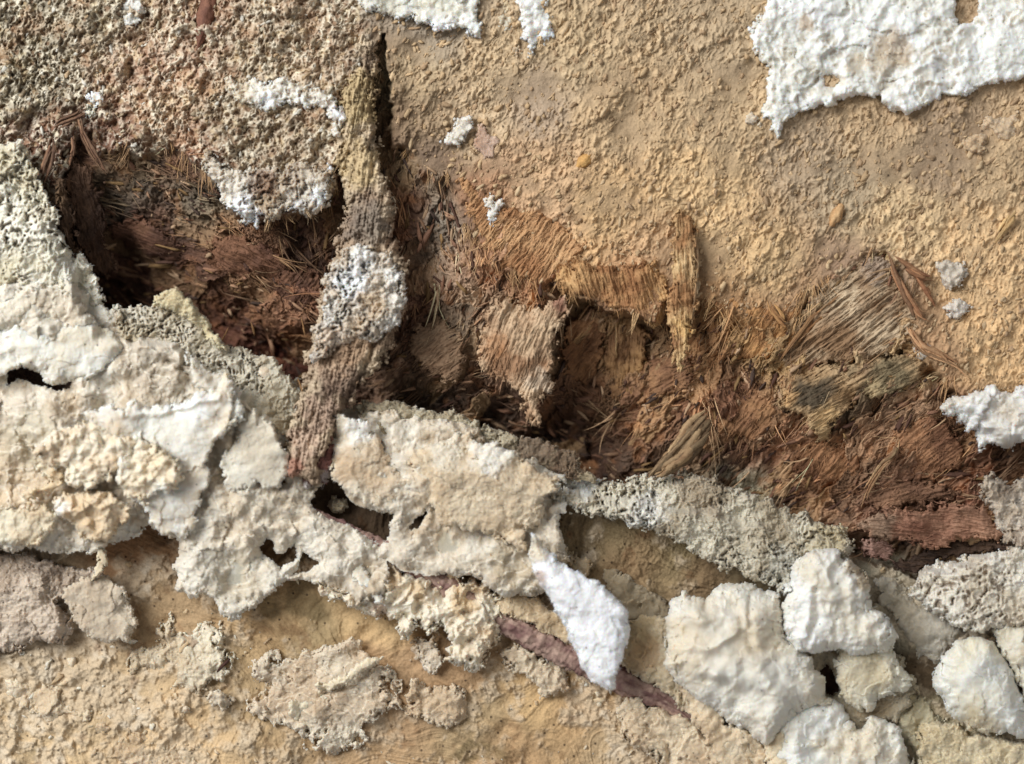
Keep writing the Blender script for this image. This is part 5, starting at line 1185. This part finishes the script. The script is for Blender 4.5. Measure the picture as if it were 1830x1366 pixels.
for i, (a, b, lb) in enumerate(fibre_specs):
    z0 = 30 if i in (0, 4) else -90
    if i == 4: z0 = 20
    tube('fine_needle', lb, 'splinter', [(a[0], a[1], z0, 1.6), ((a[0] + b[0]) / 2 + 1, (a[1] + b[1]) / 2, z0 + 14, 1.6), (b[0], b[1], z0 + 24, .7)], (214, 168, 110), (190, 134, 80), seed=60 + i, seg=8, ridge=.05, rough=.2)
tube('dark_sliver', 'tiny dark sliver on the torn white flake, lower left', 'bark', [(388, 1202, 6, 2), (398, 1190, 10, 3), (412, 1178, 8, 2.5)], (84, 50, 38), (60, 36, 28), seed=70, seg=8, rough=.4)
tube('dark_crumb', 'tiny dark crumb on the white crest, left', 'bark', [(196, 730, 60, 2), (200, 738, 64, 3), (203, 744, 60, 2)], (60, 52, 52), (46, 40, 40), seed=71, seg=8, rough=.4)


# ------------------------------------------------------------------ loose crumbs
def ico():
    import bmesh
    bm = bmesh.new(); bmesh.ops.create_icosphere(bm, subdivisions=2, radius=1)
    bm.verts.ensure_lookup_table()
    vv = np.array([v.co[:] for v in bm.verts]); ff = np.array([[v.index for v in f.verts] for f in bm.faces])
    bm.free(); return vv, ff


IV, IF = ico()


def crumbs(name, label, n, box, test, rmin, rmax, pal, mat, seed, grain=False, smooth=True):
    rr = np.random.default_rng(seed)
    u = rr.uniform(box[0], box[2], n); v = rr.uniform(box[1], box[3], n)
    k = test(u, v, *cs(u, v)); u = u[k]; v = v[k]; n = len(u)
    r = rmin + (rmax - rmin) * rr.random(n) ** 3.2
    nv = len(IV)
    off = rr.uniform(0, 200, (n, 1))
    d = IV[None] * np.ones((n, 1, 1))
    nz = fbm((d[..., 0] * 1.3 + off).astype(F), (d[..., 1] * 1.3 + d[..., 2] * 0.9 + off).astype(F), 1.0, 3, seed, 0.7)
    rad = r[:, None] * (1 + 0.9 * nz)
    th = (rr.normal(-1.08, 0.5, n) if 'slant' in name or name.startswith(('tan', 'grey')) else rr.uniform(0, 3.14, n))[:, None]
    x = d[..., 0] * rad * rr.uniform(.8, 2.2, (n, 1)); y = d[..., 1] * rad * rr.uniform(.6, 1, (n, 1)); z = d[..., 2] * rad * .8
    if grain:
        th = (grain_dir(u, v) + rr.normal(0, .4, n))[:, None]; x = x * rr.uniform(.8, 1.8, (n, 1)); y = y * .6
    uu = u[:, None] + x * np.cos(th) - y * np.sin(th); vv = v[:, None] + x * np.sin(th) + y * np.cos(th)
    hh = hs(u, v)[:, None] + r[:, None] * .1 + z
    Pv = world_pos(uu, vv, hh).reshape(-1, 3)
    ff = (IF[None] + (np.arange(n) * nv)[:, None, None]).reshape(-1, 3)
    p = desat(np.array([lin(c) for c in pal]), 0.25, 1.02)[rr.integers(0, len(pal), n)] * rr.uniform(.8, 1.12, (n, 1))
    c = np.repeat(p, nv, 0)
    o = link(name, make_mesh(name, Pv, ff, c, mat, (0, 0, 0), smooth), (0, 0, 0))
    tag(o, label, 'crumbs', kind='stuff')
    return o


crumbs('tan_crumbs', 'fine tan crumbs scattered over the grainy upper crust', 9000, (660, -60, 1890, 800), lambda u, v, c, col, l: (c < .3) & (l < .3) & ((u > 690) | (v < 60)), 1.0, 5,
       [(206, 168, 116), (194, 156, 106), (216, 180, 130), (186, 148, 104)], M_CRUST, 401)
crumbs('grey_crumbs', 'beige and whitish crumbs over the porous upper left crust', 1700, (-60, -60, 680, 520), lambda u, v, c, col, l: (c < .3), 1.2, 5,
       [(176, 152, 118), (200, 184, 152), (150, 124, 92), (222, 214, 198), (186, 152, 108)], M_CRUST, 402)
crumbs('cream_crumbs', 'cream crumbs scattered over the bare lower wood', 750, (-60, 940, 1890, 1420), lambda u, v, c, col, l: (c < .3) & (fbm(u.astype(F), v.astype(F), 60, 3, 77) + G12.sample(COVF, u, v) > -.15), 1.2, 8,
       [(226, 204, 170), (214, 186, 146), (234, 220, 196), (200, 168, 124)], M_FUNGUS, 403)
crumbs('brown_crumbs', 'reddish brown rot crumbs lying in the hollow', 6500, (120, 250, 1860, 1020), lambda u, v, c, col, l: (c > .5), 1.5, 8,
       [(150, 110, 52), (150, 100, 68), (96, 60, 42), (176, 128, 88), (80, 58, 46), (196, 154, 110)], M_WOOD, 404, True, False)
